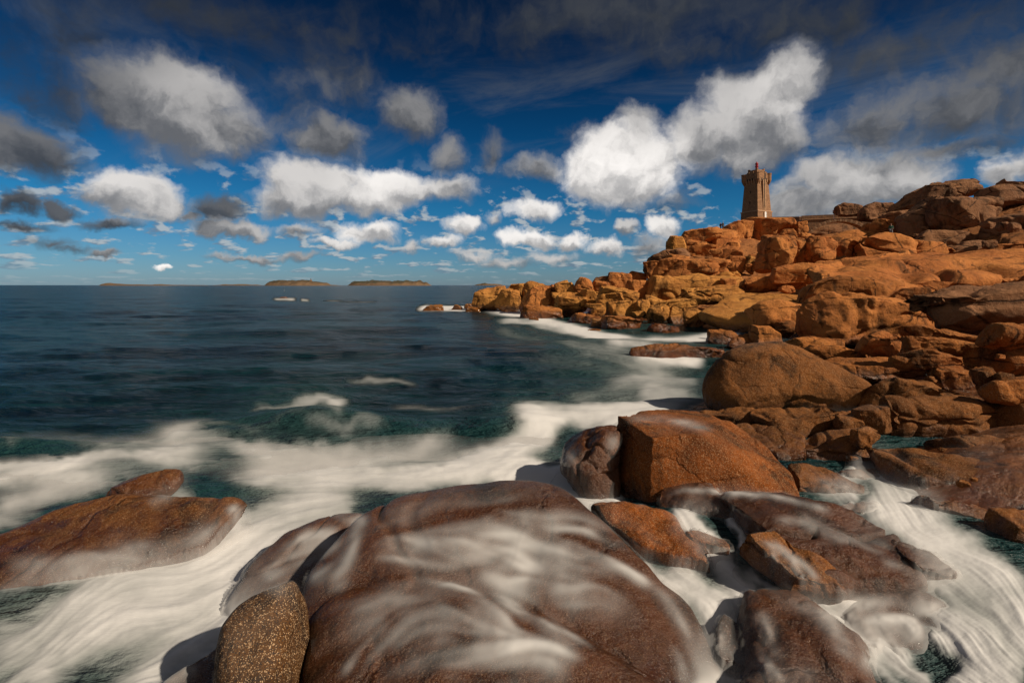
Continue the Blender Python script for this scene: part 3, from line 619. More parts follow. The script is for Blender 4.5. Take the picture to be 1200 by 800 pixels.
rock([(610,370),(618,361),(632,357),(646,359),(660,370),(654,378),(625,378)], 'low wet ledge at the foot of the point under the spray', MIDR, d=63, thick=.6, nt=100, **N_)
rock([(664,388),(674,371),(690,366),(704,372),(710,384),(690,393)], 'craggy brown rock with spray at its foot below the tilted cube', MIDR, d=53, thick=.7, nt=100, crack=1.3, **N_)
rock([(494,366),(503,358),(514,357),(521,361),(520,370),(500,370)], 'outermost golden sea rock off the point, ringed with foam', GOLD, d=82, thick=.7, nt=80, **N_)
rock([(529,365),(533,358),(538,357),(542,362),(540,369)], 'tiny middle sea rock between the outermost one and the point', GOLD, d=84, thick=.7, nt=50, **N_)
rock([(543,361),(549,356),(557,355),(560,361),(556,366)], 'small sea rock behind foam nearest the point', GOLD, d=88, thick=.7, nt=50, **N_)
rock([(546,369),(550,362),(558,359),(566,363),(566,370)], 'low brown sea rock in front of the seaward face of the point', GOLD, d=80, thick=.7, nt=60, **N_)
rock([(328,352.5),(331,348.4),(335,347.8),(338,349),(339,352.5)], 'lone orange reef awash far out in front of the islands', GOLD, d=150, thick=.9, nt=50)
# ------------------------------------------------------------------ the hill at the right
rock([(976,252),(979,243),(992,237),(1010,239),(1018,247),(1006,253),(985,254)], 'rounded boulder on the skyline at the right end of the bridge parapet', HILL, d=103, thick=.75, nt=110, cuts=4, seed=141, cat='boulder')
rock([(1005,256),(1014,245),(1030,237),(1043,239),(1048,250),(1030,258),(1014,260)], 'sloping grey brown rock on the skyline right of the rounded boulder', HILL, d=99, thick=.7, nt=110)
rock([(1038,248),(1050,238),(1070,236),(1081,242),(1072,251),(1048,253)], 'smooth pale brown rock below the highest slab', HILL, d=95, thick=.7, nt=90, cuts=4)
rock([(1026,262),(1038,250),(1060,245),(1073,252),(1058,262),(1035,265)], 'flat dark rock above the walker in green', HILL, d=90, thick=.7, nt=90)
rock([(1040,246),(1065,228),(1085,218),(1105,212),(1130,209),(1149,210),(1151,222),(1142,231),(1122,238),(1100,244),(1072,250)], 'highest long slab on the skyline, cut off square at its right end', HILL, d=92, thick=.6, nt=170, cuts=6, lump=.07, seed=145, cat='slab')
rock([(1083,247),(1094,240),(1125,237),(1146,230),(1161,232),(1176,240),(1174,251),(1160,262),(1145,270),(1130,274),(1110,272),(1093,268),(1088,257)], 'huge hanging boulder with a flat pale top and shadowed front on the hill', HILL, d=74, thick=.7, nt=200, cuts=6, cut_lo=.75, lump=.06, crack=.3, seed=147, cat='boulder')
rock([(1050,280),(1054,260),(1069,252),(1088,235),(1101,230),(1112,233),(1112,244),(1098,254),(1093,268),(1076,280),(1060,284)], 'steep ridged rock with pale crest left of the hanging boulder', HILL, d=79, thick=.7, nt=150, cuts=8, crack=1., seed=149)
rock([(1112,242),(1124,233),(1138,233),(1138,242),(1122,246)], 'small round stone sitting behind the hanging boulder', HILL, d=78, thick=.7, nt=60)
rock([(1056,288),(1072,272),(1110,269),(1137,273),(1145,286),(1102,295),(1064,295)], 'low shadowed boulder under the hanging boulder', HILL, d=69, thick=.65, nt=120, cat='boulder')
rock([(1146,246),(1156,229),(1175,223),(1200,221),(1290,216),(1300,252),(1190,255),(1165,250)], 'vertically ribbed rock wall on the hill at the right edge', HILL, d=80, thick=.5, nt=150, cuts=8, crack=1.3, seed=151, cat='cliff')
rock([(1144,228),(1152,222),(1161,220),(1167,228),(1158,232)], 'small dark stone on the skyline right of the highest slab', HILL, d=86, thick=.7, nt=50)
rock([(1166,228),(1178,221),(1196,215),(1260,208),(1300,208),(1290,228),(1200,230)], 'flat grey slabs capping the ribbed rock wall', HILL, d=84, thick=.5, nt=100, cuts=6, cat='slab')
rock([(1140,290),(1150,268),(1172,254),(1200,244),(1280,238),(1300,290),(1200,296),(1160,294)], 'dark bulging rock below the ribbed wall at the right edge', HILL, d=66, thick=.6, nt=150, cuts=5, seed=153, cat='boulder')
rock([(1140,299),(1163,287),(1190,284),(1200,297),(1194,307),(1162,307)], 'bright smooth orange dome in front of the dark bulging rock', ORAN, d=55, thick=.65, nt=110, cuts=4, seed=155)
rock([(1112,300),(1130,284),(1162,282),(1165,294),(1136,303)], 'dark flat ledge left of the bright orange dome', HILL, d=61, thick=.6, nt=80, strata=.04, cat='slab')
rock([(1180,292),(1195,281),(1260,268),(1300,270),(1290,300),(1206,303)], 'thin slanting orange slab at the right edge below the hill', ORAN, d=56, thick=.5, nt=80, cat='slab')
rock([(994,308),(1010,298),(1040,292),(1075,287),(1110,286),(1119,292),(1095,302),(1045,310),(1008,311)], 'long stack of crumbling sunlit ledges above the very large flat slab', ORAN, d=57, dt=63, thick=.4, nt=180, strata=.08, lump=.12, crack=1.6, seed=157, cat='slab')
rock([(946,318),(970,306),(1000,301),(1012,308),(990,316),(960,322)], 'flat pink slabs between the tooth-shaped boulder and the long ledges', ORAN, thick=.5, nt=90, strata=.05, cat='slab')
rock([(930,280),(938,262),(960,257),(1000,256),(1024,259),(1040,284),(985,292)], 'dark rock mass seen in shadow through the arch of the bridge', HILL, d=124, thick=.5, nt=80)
# ------------------------------------------------------------------ ground between the rocks (broken granite beds)
def ground_z(X, Y):
    z = land(X, Y)
    w = np.c_[X, Y, z]
    wx = .25*fbm(np.c_[X, Y, 0*X]*.5, 3, 3); wy = .25*fbm(np.c_[X, Y, 0*X]*.5+7, 3, 4)
    sc = sstep(8, 40, Y)
    on = sstep(-.8, .4, z)
    big = np.zeros_like(z); 
    for s, hgt, sd, ax in ((5.5, .85, 11, .55), (2.4, .42, 12, .5), (1.0, .16, 13, .6)):
        e, r, cx, cy = voro(np.c_[X/s*ax+wx, Y/s+wy], sd)
        tilt = (r*37 % 1-.5)*cx*1.0+(r*91 % 1-.5)*cy*.9
        edge = 1-np.exp(-e*9)
        k = (.35+.65*sc) if s < 2 else (.12+.88*sc)
        big = big+hgt*k*((r-.5)*1.1+tilt)*edge-hgt*k*.55*(1-edge)
    fine = .10*fbm(w*.9, 4, 31)*(.4+.6*sc)+.03*fbm(w*4, 3, 32)
    return z-.30-1.0*sstep(10, 26, Y)-.9*sstep(26, 70, Y)+on*big*(.7+.2*sc)+fine

v_rows = 1.6*np.exp(np.linspace(0, math.log(230/1.6), 470))
u_cols = np.r_[np.linspace(-3, -.77, 40), np.linspace(-.75, 1.55, 700), np.linspace(1.57, 6, 90)]
UU, YY = np.meshgrid(u_cols, v_rows); X = (UU*YY).ravel(); Y = YY.ravel()
Z = ground_z(X, Y)
GV = np.c_[X, Y, Z]
nr, nc = UU.shape
I = np.arange(nr*nc).reshape(nr, nc)
GQ = np.stack([I[:-1, :-1], I[:-1, 1:], I[1:, 1:], I[1:, :-1]], -1).reshape(-1, 4)
keep = (Z[GQ].max(1) > -1.6)
GQ = GQ[keep]
used = np.unique(GQ); remap = np.full(len(GV), -1); remap[used] = np.arange(len(used))
g = link('ground', mesh_np('ground', GV[used], remap[GQ]), None)
GROUNDM = granite('granite_bedrock', (.40,.155,.048), (.27,.10,.033), (.13,.055,.025), fine=2.0, speck=.15, waterline=1.3, strata=1.2, craggy=2.6)
g.data.materials.append(GROUNDM)
tag(g, kind='structure')
ALLROCK.append((GV[used], remap[GQ]))

# smaller stones lying on the ground, one object each
zones = [('small golden stones strewn over the point', 24, (600,760), (342,392), GOLD, 'loose stone on the golden point running out to sea'),
         ('small stones on the slope below the bridge', 22, (790,1060), (285,345), ORAN, 'loose orange stone on the slope below the arched bridge'),
         ('stones among the middle slabs', 20, (850,1190), (345,440), MIDR, 'loose red brown stone lying between the middle slabs of the shore'),
         ('stones near the pools', 10, (960,1190), (445,600), NEAR, 'loose dark brown stone near the pools at the right'),
         ('stones on the brown hill', 12, (1040,1195), (255,300), HILL, 'loose stone on the brown hill at the right')]
rs = np.random.RandomState(5)
for gname, n, (xa, xb), (ya, yb), mat, lab in zones:
    for k in range(n):
        px, py = rs.uniform(xa, xb), rs.uniform(ya, yb)
        d = ground_depth(px, py)
        if d is None or d > 118: continue
        w = rs.uniform(7, 20)*(1 if d > 30 else 1.2); h = w*rs.uniform(.28, .6)
        nn = 8; an = np.linspace(0, 2*math.pi, nn, endpoint=False)+rs.uniform(0, 1)
        rr = rs.uniform(.8, 1.12, nn)
        ol = [(px+w/2*math.cos(t)*r, py-h*.32+h*.62*math.sin(t)*r) for t, r in zip(an, rr)]
        rock(ol, lab, mat, d=d, thick=.7, nt=48, seed=int(rs.randint(9999)), cuts=8, cut_lo=.68, group=gname, near=d < 22)
# ------------------------------------------------------------------ stone tower (lighthouse)
def box(bm, c, s, rot=0):
    M = bmesh.ops.create_cube(bm, size=1)['verts']
    for v in M: v.co = Vector((v.co.x*s[0], v.co.y*s[1], v.co.z*s[2]))
    if rot: bmesh.ops.rotate(bm, verts=M, cent=(0, 0, 0), matrix=__import__('mathutils').Matrix.Rotation(rot, 3, 'Z'))
    for v in M: v.co += Vector(c)

DT = 134.0; px2m = DT/F
zt0 = H-(259.5-HZ)/F*DT
# faces: local -Y faces right-front, local -X faces left
rz = math.atan2(0.42, 0.908)     # the right face looks at (0.42,-0.908)
T = empty('lighthouse', ((886.3-600)/F*DT, DT, zt0-.75), rz)
tag(T, 'square tapering pink granite lighthouse with a battlemented top and red lantern on the rocks', 'lighthouse')
b0 = 1.2
def hw(z):   # half width of the shaft above the string course
    return 2.46-(z-3.0)*(2.46-1.98)/(12.0-3.0)
bm = bmesh.new(); frustum(bm, -2.72, 2.72, -2.72, 2.72, -1.5, b0+1.75, 2.60, 2.60); bm_obj('plinth', bm, TOWER, T)
bm = bmesh.new(); frustum(bm, -2.74, 2.74, -2.74, 2.74, b0+1.75, b0+2.05); bm_obj('string_course', bm, TRIM, T, bevel=.04)
bm = bmesh.new(); frustum(bm, -2.46, 2.46, -2.46, 2.46, b0+2.05, b0+10.1, 1.98, 1.98)
bm_obj('shaft', bm, TOWER, T)
zc = b0+9.35
bm = bmesh.new()
frustum(bm, -2.35, 2.35, -2.35, 2.35, zc+1.0, zc+2.55); frustum(bm, -2.3, 2.3, -2.3, 2.3, zc+.62, zc+1.0, 2.35, 2.35)
pr = bm_obj('parapet', bm, TOWER, T, bevel=.03)
# four corner bartizans and merlons between
for sx in (-1, 1):
    for sy in (-1, 1):
        bm = bmesh.new(); lathe(bm, [(.12, zc-.5), (.45, zc+.05), (.72, zc+.75), (.74, zc+2.25), (.80, zc+2.27), (.80, zc+2.5), (.55, zc+2.52)], 10, sx*2.02, sy*2.02)
        bm_obj('corner_turret', bm, TOWER, T)
for f in range(4):
    for k in (-.5, .5):
        bm = bmesh.new(); box(bm, (k*1.3, -2.2, zc+2.68), (.7, .3, .26)); 
        o = bm_obj('merlon', bm, TOWER, T, bevel=.03); o.rotation_euler = (0, 0, f*math.pi/2)
    for k in (-1.5, -.5, .5, 1.5):
        bm = bmesh.new()
        frustum(bm, k*.78-.13, k*.78+.13, -2.33, -1.95, zc+.2, zc+1.0); box(bm, (k*.78, -2.06, zc-.05), (.26, .25, .5))
        o = bm_obj('corbel', bm, TRIM, T); o.rotation_euler = (0, 0, f*math.pi/2)
    if True:
        for k in (-1, 0, 1):
            bm = bmesh.new(); box(bm, (k*.78, -2.372, zc+.86), (.34, .05, .5)); o = bm_obj('machicolation', bm, DARKV, T); o.rotation_euler = (0, 0, f*math.pi/2)
# raised centre block, lantern room
bm = bmesh.new(); frustum(bm, -1.45, 1.45, -1.45, 1.45, zc+2.5, zc+3.45); 
bm_obj('upper_deck', bm, TOWER, T, bevel=.05)
for k, (x, y) in enumerate(((-1.2, -1.2), (1.2, -1.2), (-1.2, 1.2), (1.2, 1.2))):
    bm = bmesh.new(); box(bm, (x, y, zc+3.6), (.5, .5, .32)); bm_obj('deck_merlon', bm, TOWER, T, bevel=.03)
lan = empty('lantern', (-.2, -.3, zc+3.4)); lan.parent = T
bm = bmesh.new(); lathe(bm, [(.42, 0), (.42, .15), (.34, .2), (.34, .95), (.46, .98), (.46, 1.08)], 14); bm_obj('gallery', bm, RED, lan, smooth=False)
bm = bmesh.new(); lathe(bm, [(.33, 1.08), (.33, 1.62), (.36, 1.65)], 14); bm_obj('glazing', bm, simple('red_glass', (.4,.015,.015), .15), lan)
bm = bmesh.new(); lathe(bm, [(.44, 1.65), (.40, 1.85), (.22, 2.05), (.07, 2.15), (.07, 2.35), (.01, 2.4)], 14); bm_obj('dome', bm, RED, lan, smooth=True)
bm = bmesh.new(); lathe(bm, [(.03, 0), (.025, 1.6), (.01, 3.3)], 6, .0, 0); o = bm_obj('mast', bm, METAL, T); o.location = (.2, .3, zc+3.4)
bm = bmesh.new(); box(bm, (0, 0, 0), (1.6, .04, .04)); o = bm_obj('aerial_arm', bm, METAL, T); o.location = (-.2, -.3, zc+4.7)
# stair slit up the right face, following the batter, with its projecting ribs
def strip(x0, x1, za, zb, out, depth, mat, name, face='r'):
    bm = bmesh.new(); v = []
    for z in (za, zb):
        h = hw(z-b0+1.0) if z < zc+.3 else 2.36
        h = 2.46-(z-(b0+2.05))*(2.46-1.98)/8.05
        if z > zc+.6: h = 2.36
        for x, y in ((x0, -h-out), (x1, -h-out), (x1, -h+depth), (x0, -h+depth)): v.append(bm.verts.new((x, y, z)))
    bm.faces.new(v[3::-1]); bm.faces.new(v[4:])
    for k in range(4): bm.faces.new((v[k], v[(k+1) % 4], v[4+(k+1) % 4], v[4+k]))
    return bm_obj(name, bm, mat, T)
strip(-.16, .20, b0+3.2, zc+.7, .012, .2, DARKV, 'stair_slit')
strip(-.42, -.16, b0+2.1, zc+.7, .10, .2, TRIM, 'slit_jamb'); strip(.20, .46, b0+2.1, zc+.7, .10, .2, TRIM, 'slit_jamb')
bm = bmesh.new(); box(bm, (.35, -2.36, zc+1.75), (.42, .05, 1.3)); bm_obj('upper_opening', bm, DARKV, T)
dr = bmesh.new()
pr_ = [(-.36, 0), (.36, 0)]+[(.36*math.cos(t), 1.45+.36*math.sin(t)) for t in np.linspace(0, math.pi, 9)]
fr = [dr.verts.new((x+.1, -2.74, b0+.05+z)) for x, z in pr_]; bk = [dr.verts.new((x+.1, -2.6, b0+.05+z)) for x, z in pr_]
dr.faces.new(fr); dr.faces.new(bk[::-1])
for k in range(len(fr)): dr.faces.new((fr[k], bk[k], bk[(k+1) % len(fr)], fr[(k+1) % len(fr)]))
door = bm_obj('door', dr, WHITE, T)
bm = bmesh.new(); pa = [(-.36, 0)]+[(-.36, 1.45)]+[(.36*math.cos(t), 1.45+.36*math.sin(t)) for t in np.linspace(math.pi, 0, 9)[1:]]+[(.36, 0)]
for (x0_, z0_), (x1_, z1_) in zip(pa[:-1], pa[1:]):
    c = np.array([0, .9]); q = []
    for x, z in ((x0_, z0_), (x1_, z1_)):
        sx = x*1.45; sz = z if z <= 1.45 else 1.45+(z-1.45)*1.45
        q += [(x, z), (sx, sz)]
    f_ = [bm.verts.new((a+.1, y, b0+.05+c_)) for y in (-2.80, -2.6) for a, c_ in (q[0], q[1], q[3], q[2])]
    bm.faces.new(f_[:4]); bm.faces.new(f_[7:3:-1])
    for k in range(4): bm.faces.new((f_[k], f_[4+k], f_[4+(k+1) % 4], f_[(k+1) % 4]))
bm_obj('door_arch', bm, TRIM, door)
bm = bmesh.new(); box(bm, (.34, -2.76, b0+.95), (.06, .05, .06)); bm_obj('handle', bm, METAL, door)
# small windows of the left face
for z in (b0+4.2, b0+7.0):
    h = 2.46-(z-(b0+2.05))*(2.46-1.98)/8.05
    bm = bmesh.new(); box(bm, (-h-.0, 0, z), (.06, .26, .7)); bm_obj('loophole', bm, DARKV, T)

# ------------------------------------------------------------------ arched bridge and parapet wall
A = up(904,262,126); Bp = up(952,262,112); C2 = up(1035,262,100)
def zrow(py, d): return H-(py-HZ)/F*d
def wall_seg(bm, p, q, za, zb, z0a, z0b, t):
    d = (q-p)[:2]; d /= np.linalg.norm(d); n = np.array([-d[1], d[0]])*t/2
    v = []
    for P_, zt, zb_ in ((p, za, z0a), (q, zb, z0b)):
        for s, zz in ((-1, zb_), (1, zb_), (1, zt), (-1, zt)): v.append(bm.verts.new((P_[0]+n[0]*s, P_[1]+n[1]*s, zz)))
    bm.faces.new(v[:4]); bm.faces.new(v[7:3:-1])
    for k in range(4): bm.faces.new((v[k], v[4+k], v[4+(k+1) % 4], v[(k+1) % 4]))
W = empty('parapet_wall', tuple(up(925,262,120))); tag(W, 'low brown stone wall running from the lighthouse to the arched bridge', 'wall')
def rel(o, par): o.parent = par; o.matrix_parent_inverse.identity(); o.location = -par.location
bm = bmesh.new(); wall_seg(bm, up(903,256,124), up(938,256,114), zrow(255.2,124), zrow(254.6,114), zrow(268,124), zrow(268,114), .5)
o = bm_obj('wall_body', bm, BRIDGE); rel(o, W)
bm = bmesh.new(); wall_seg(bm, up(903,256,124), up(938,256,114), zrow(254.4,124), zrow(253.8,114), zrow(255.19,124), zrow(254.59,114), .66)
o = bm_obj('coping', bm, TRIM); rel(o, W)
BR = empty('bridge', tuple(up(985,262,110))); tag(BR, 'brown granite footbridge with a low segmental arch and ringed voussoirs', 'bridge')
pA = up(938,262,113); pB = up(1046,262,108); L = np.linalg.norm((pB-pA)[:2])
dirv = (pB-pA)/L; dirv[2] = 0; dirv /= np.linalg.norm(dirv); nrm = np.array([-dirv[1], dirv[0], 0])
def at(s): return pA+dirv*s
def s_of(px):      # arc length at which the wall crosses a column
    k = (px-600)/F; return (k*pA[1]-pA[0])/(dirv[0]-k*dirv[1])
topz = lambda s: np.interp(s, [0, s_of(990), L], [zrow(253.6,113), zrow(251.2,at(s_of(990))[1]), zrow(249.2,108)])
sa, sb = s_of(948), s_of(1016); smid = (sa+sb)/2; half = (sb-sa)/2
zcrown = zrow(260.4, at(smid)[1]); zspring = zcrown-2.6
Rr = (half**2+(zcrown-zspring)**2)/(2*(zcrown-zspring)); zc0 = zcrown-Rr
def arch(s): 
    return zc0+math.sqrt(max(Rr**2-(s-smid)**2, 0)) if abs(s-smid) < half else None
def prism(bm, poly, t0, t1):
    """poly: (s, z) list, extruded across the bridge from t0 to t1"""
    a = [bm.verts.new(tuple(at(s)[:2]+nrm[:2]*t0)+(z,)) for s, z in poly]; b = [bm.verts.new(tuple(at(s)[:2]+nrm[:2]*t1)+(z,)) for s, z in poly]
    bm.faces.new(a); bm.faces.new(b[::-1])
    for k in range(len(a)): bm.faces.new((a[k], b[k], b[(k+1) % len(a)], a[(k+1) % len(a)]))
bm = bmesh.new()
vr = .62
ss = np.linspace(sa, sb, 25)
for s0, s1 in zip(ss[:-1], ss[1:]):
    z0 = zc0+math.sqrt(max(Rr**2-(s0-smid)**2, 0)); z1 = zc0+math.sqrt(max(Rr**2-(s1-smid)**2, 0))
    prism(bm, [(s0, z0+.3), (s1, z1+.3), (s1, topz(s1)-.95), (s0, topz(s0)-.95)], -1.2, 1.2)
prism(bm, [(0, zspring-3), (sa, zspring-3), (sa, topz(sa)-.95), (0, topz(0)-.95)], -1.2, 1.2)
prism(bm, [(sb, zspring-3), (L, zspring-3), (L, topz(L)-.95), (sb, topz(sb)-.95)], -1.2, 1.2)
o = bm_obj('spandrel', bm, BRIDGE); rel(o, BR)
amax = math.asin(half/Rr); NV = 26
for k in range(NV):
    a0 = -amax+2*amax*k/NV+.004; a1 = -amax+2*amax*(k+1)/NV-.004
    bm = bmesh.new()
    q = [(smid+r*math.sin(a), zc0+r*math.cos(a)) for r, a in ((Rr, a0), (Rr, a1), (Rr+vr, a1), (Rr+vr, a0))]
    prism(bm, q, -1.30, 1.30); o = bm_obj('voussoir', bm, TRIM if k % 2 else TOWER, bevel=.02); rel(o, BR)
bm = bmesh.new(); prism(bm, [(0, topz(0)-.95), (L, topz(L)-.95), (L, topz(L)-.8), (0, topz(0)-.8)], -1.34, 1.34); o = bm_obj('string_course', bm, TRIM); rel(o, BR)
for t in (-1.15, .8):
    bm = bmesh.new(); prism(bm, [(0, topz(0)-.8), (L, topz(L)-.8), (L, topz(L)), (0, topz(0))], t, t+.35); o = bm_obj('parapet', bm, BRIDGE); rel(o, BR)
# white notice box by the boulder at the end of the parapet
p = up(977.3,249.6,104.5)
bm = bmesh.new(); box(bm, (0, 0, .25), (.42, .3, .5)); box(bm, (0, 0, .53), (.5, .36, .06)); box(bm, (0, 0, -.6), (.12, .12, 1.2))
o = bm_obj('white_box', bm, WHITE, bevel=.015); o.location = tuple(p); tag(o, 'tiny white box on a post where the bridge meets the skyline boulder', 'box')

# ------------------------------------------------------------------ people
SKIN = simple('skin', (.45,.25,.17), .6); HAIR = simple('dark_hair', (.03,.02,.015), .7)
def person(loc, face, coat, trousers, label, pose, s=1.0):
    P = empty('person', tuple(loc), face); tag(P, label, 'person')
    def skin(name, J, E, mat, root=0):
        me = bpy.data.meshes.new(name); me.from_pydata([tuple(np.array(j[:3])*s) for j in J], E, [])
        o = bpy.data.objects.new(name, me); COL.objects.link(o)
        md = o.modifiers.new('s', 'SKIN'); md.use_smooth_shade = True
        for k, j in enumerate(J): me.skin_vertices[0].data[k].radius = (j[3]*s, j[3]*s*(j[4] if len(j) > 4 else 1))
        me.skin_vertices[0].data[root].use_root = True
        sb_ = o.modifiers.new('b', 'SUBSURF'); sb_.levels = 2; sb_.render_levels = 2
        dg = bpy.context.evaluated_depsgraph_get(); m2 = bpy.data.meshes.new_from_object(o.evaluated_get(dg))
        bpy.data.objects.remove(o); m2.name = name; m2.materials.clear(); m2.materials.append(mat)
        q = bpy.data.objects.new(name, m2); COL.objects.link(q); q.parent = P
        for p_ in m2.polygons: p_.use_smooth = True
        return q
    lf, rf, lh, rh, elL, elR = pose
    hipL, hipR = (-.10, 0, .88), (.10, 0, .88)
    def mid(a, b, off): return tuple((np.array(a)+np.array(b))/2+np.array(off))
    body = [(0, 0, .95, .14, .8), (0, 0, 1.18, .145, .75), (0, 0, 1.40, .15, .7), (0, -.01, 1.50, .06), (0, -.02, 1.58, .065), (0, -.03, 1.66, .095), (0, -.02, 1.74, .07),
            (*hipL, .095), (*mid(hipL, lf, (0, -.04, .02)), .065), (*lf, .05), (lf[0], lf[1]-.14, lf[2]-.03, .04),
            (*hipR, .095), (*mid(hipR, rf, (0, -.04, .02)), .065), (*rf, .05), (rf[0], rf[1]-.14, rf[2]-.03, .04),
            (-.19, 0, 1.40, .065), (*elL, .045), (*lh, .035), (.19, 0, 1.40, .065), (*elR, .045), (*rh, .035)]
    E = [(0, 1), (1, 2), (2, 3), (3, 4), (4, 5), (5, 6), (0, 7), (7, 8), (8, 9), (9, 10), (0, 11), (11, 12), (12, 13), (13, 14), (2, 15), (15, 16), (16, 17), (2, 18), (18, 19), (19, 20)]
    skin('body', body, E, SKIN)
    coatJ = [(0, 0, .90, .17, .85), (0, 0, 1.18, .175, .8), (0, 0, 1.42, .165, .75), (0, 0, 1.50, .075), (-.2, 0, 1.40, .085), (*elL, .062), (*tuple(np.array(elL)*.25+np.array(lh)*.75), .05), (.2, 0, 1.40, .085), (*elR, .062), (*tuple(np.array(elR)*.25+np.array(rh)*.75), .05)]
    skin('jacket', coatJ, [(0, 1), (1, 2), (2, 3), (2, 4), (4, 5), (5, 6), (2, 7), (7, 8), (8, 9)], coat)
    tj = [(0, 0, .93, .15, .85), (*hipL, .11), (*mid(hipL, lf, (0, -.04, .02)), .085), (lf[0], lf[1], lf[2]+.04, .065), (*hipR, .11), (*mid(hipR, rf, (0, -.04, .02)), .085), (rf[0], rf[1], rf[2]+.04, .065)]
    skin('trousers', tj, [(0, 1), (1, 2), (2, 3), (0, 4), (4, 5), (5, 6)], trousers)
    skin('hair', [(0, .0, 1.69, .095), (0, .0, 1.77, .075)], [(0, 1)], HAIR)
    bm = bmesh.new(); box(bm, (0, -.135*s, 1.65*s), (.03*s, .04*s, .05*s)); bm_obj('nose', bm, SKIN, P)
    return P
GREEN = simple('dark_green_jacket', (.02,.10,.065), .8); NAVY = simple('dark_blue_trousers', (.02,.025,.035), .8); GREYT = simple('grey_trousers', (.22,.23,.26), .8); BLACK = simple('black_coat', (.012,.012,.014), .8); BLU = simple('navy_coat', (.015,.02,.04), .8)
stand = ((-.11, .03, .08), (.12, -.03, .08), (-.30, -.06, .88), (.27, -.16, .98), (-.27, .03, 1.13), (.27, .04, 1.13))
walk = ((-.10, .22, .10), (.11, -.24, .08), (-.24, -.18, .92), (.25, .15, .90), (-.26, -.02, 1.13), (.26, .08, 1.13))
def pfoot(px, py, d): return up(px, py, d)
person(pfoot(1044.2,276.2,75.5), math.radians(-30), GREEN, GREYT, 'walker in a dark green jacket standing on the sunlit slope below the hill', stand, 1.0)
person(pfoot(847.2,269.2,112), math.radians(20), BLACK, NAVY, 'dark-clad person on the skyline left of the lighthouse, nearer the tower', stand, .98)
person(pfoot(844.6,269.8,112), math.radians(-50), BLU, NAVY, 'dark-clad person on the skyline left of the lighthouse, farther from the tower', walk, .95)

# ------------------------------------------------------------------ islands on the horizon
ISM = None
def island_mat():
    m, t, b, out = newmat('island_rock_and_heath')
    pos = t.new('ShaderNodeNewGeometry').outputs['Position']; z = t.sep(pos)[2]
    n = t.noise(pos, .02, 6, .6); n2 = t.noise(pos, .006, 5, .6)
    h = t.m('ADD', z, t.m('MULTIPLY', t.m('SUBTRACT', n, .5), 45))
    t.put(b.inputs['Base Color'], t.mix(t.step(h, 10, 26), t.mix(n, (.20,.12,.06), (.10,.065,.04)), t.mix(t.step(n2, .4, .6), (.04,.042,.02), (.075,.05,.025))))
    b.inputs['Roughness'].default_value = .95
    t.put(b.inputs['Normal'], bump(t, n, 12)); return m
ISM = island_mat()
def island(prof, d, deep, seed):
    xs = np.array([p[0] for p in prof], float); hs = np.array([p[1] for p in prof], float)
    nx = 160; ny = 14
    cx = np.linspace(xs[0], xs[-1], nx); hh = np.interp(cx, xs, hs)*d/F
    hh = hh*(1+.22*fbm(np.c_[cx*.25, cx*0, cx*0], 4, seed))
    vv = np.linspace(-1, 1, ny); V = []
    for v in vv:
        X_ = (cx-600)/F*d*(1+0*v); Y_ = d+v*deep*(.25+.75*np.sin(np.linspace(0, math.pi, nx)))
        Zp = hh*(1-abs(v)**2.2)*(1+.25*fbm(np.c_[X_*.02, Y_*.02, X_*0], 4, seed+3))
        Zp[[0, -1]] = -1
        V.append(np.c_[X_, Y_, Zp-.8-abs(v)**6*3])
    V = np.concatenate(V); I = np.arange(nx*ny).reshape(ny, nx)
    Q = np.stack([I[:-1, :-1], I[:-1, 1:], I[1:, 1:], I[1:, :-1]], -1).reshape(-1, 4)
    c = V.mean(0); c[2] = 0
    o = link('island', mesh_np('island', V-c, Q), ISM, loc=c); tag(o, kind='structure'); return o
island([(118,0),(121,2.4),(127,3.4),(134,2.6),(145,1.8),(160,1.7),(172,1.2),(202,.9),(206,0)], 3600, 120, 1)
island([(176,0),(182,1.6),(190,1.8),(200,1.0),(240,.7),(246,0)], 3900, 100, 2)
island([(245,0),(262,1.3),(285,1.6),(300,1.2),(312,0)], 4200, 120, 3)
island([(311,0),(316,4.2),(322,5.6),(345,5.9),(360,6.2),(372,5.2),(382,3.0),(385,1.2),(396,.7),(400,0)], 3200, 160, 4)
island([(408,0),(413,4.0),(420,5.6),(440,6.0),(465,5.4),(478,6.2),(490,6.4),(499,4.2),(503,2),(506,0)], 3400, 170, 5)
island([(554,0),(560,1.8),(566,3.2),(573,2.2),(580,2.0),(587,1.2),(592,0)], 4300, 110, 6)
LB = empty('island_beacon', tuple(up(364.3,328.8,3200))); LB.scale = (.6, .6, .6); tag(LB, 'tiny pale stone beacon tower on the highest part of the far middle island', 'beacon')
bm = bmesh.new(); frustum(bm, -9, 9, -7, 7, -6, 7); bm_obj('keeper_house', bm, TOWER, LB)
bm = bmesh.new(); lathe(bm, [(4.2, 0), (3.6, 18), (4.4, 19), (4.4, 21)], 12); bm_obj('tower', bm, simple('dark_stone', (.15,.12,.1), .9), LB)
bm = bmesh.new(); lathe(bm, [(2.6, 21), (2.6, 24), (.4, 27)], 12); bm_obj('lantern', bm, METAL, LB)
b_ = empty('buoy', ((333-600)/F*345, 345, 0)); tag(b_, 'slim pale marker buoy out at sea behind the lone reef', 'buoy')
bm = bmesh.new(); lathe(bm, [(.1, -.4), (.32, -.1), (.32, .3), (.12, .45), (.1, 1.4)], 12); bm_obj('float', bm, simple('pale_buoy', (.10,.13,.15), .5), b_, smooth=True)
bm = bmesh.new(); lathe(bm, [(.05, 1.4), (.05, 2.1), (.2, 2.12), (.2, 2.4), (.02, 2.5)], 8); bm_obj('topmark', bm, METAL, b_)
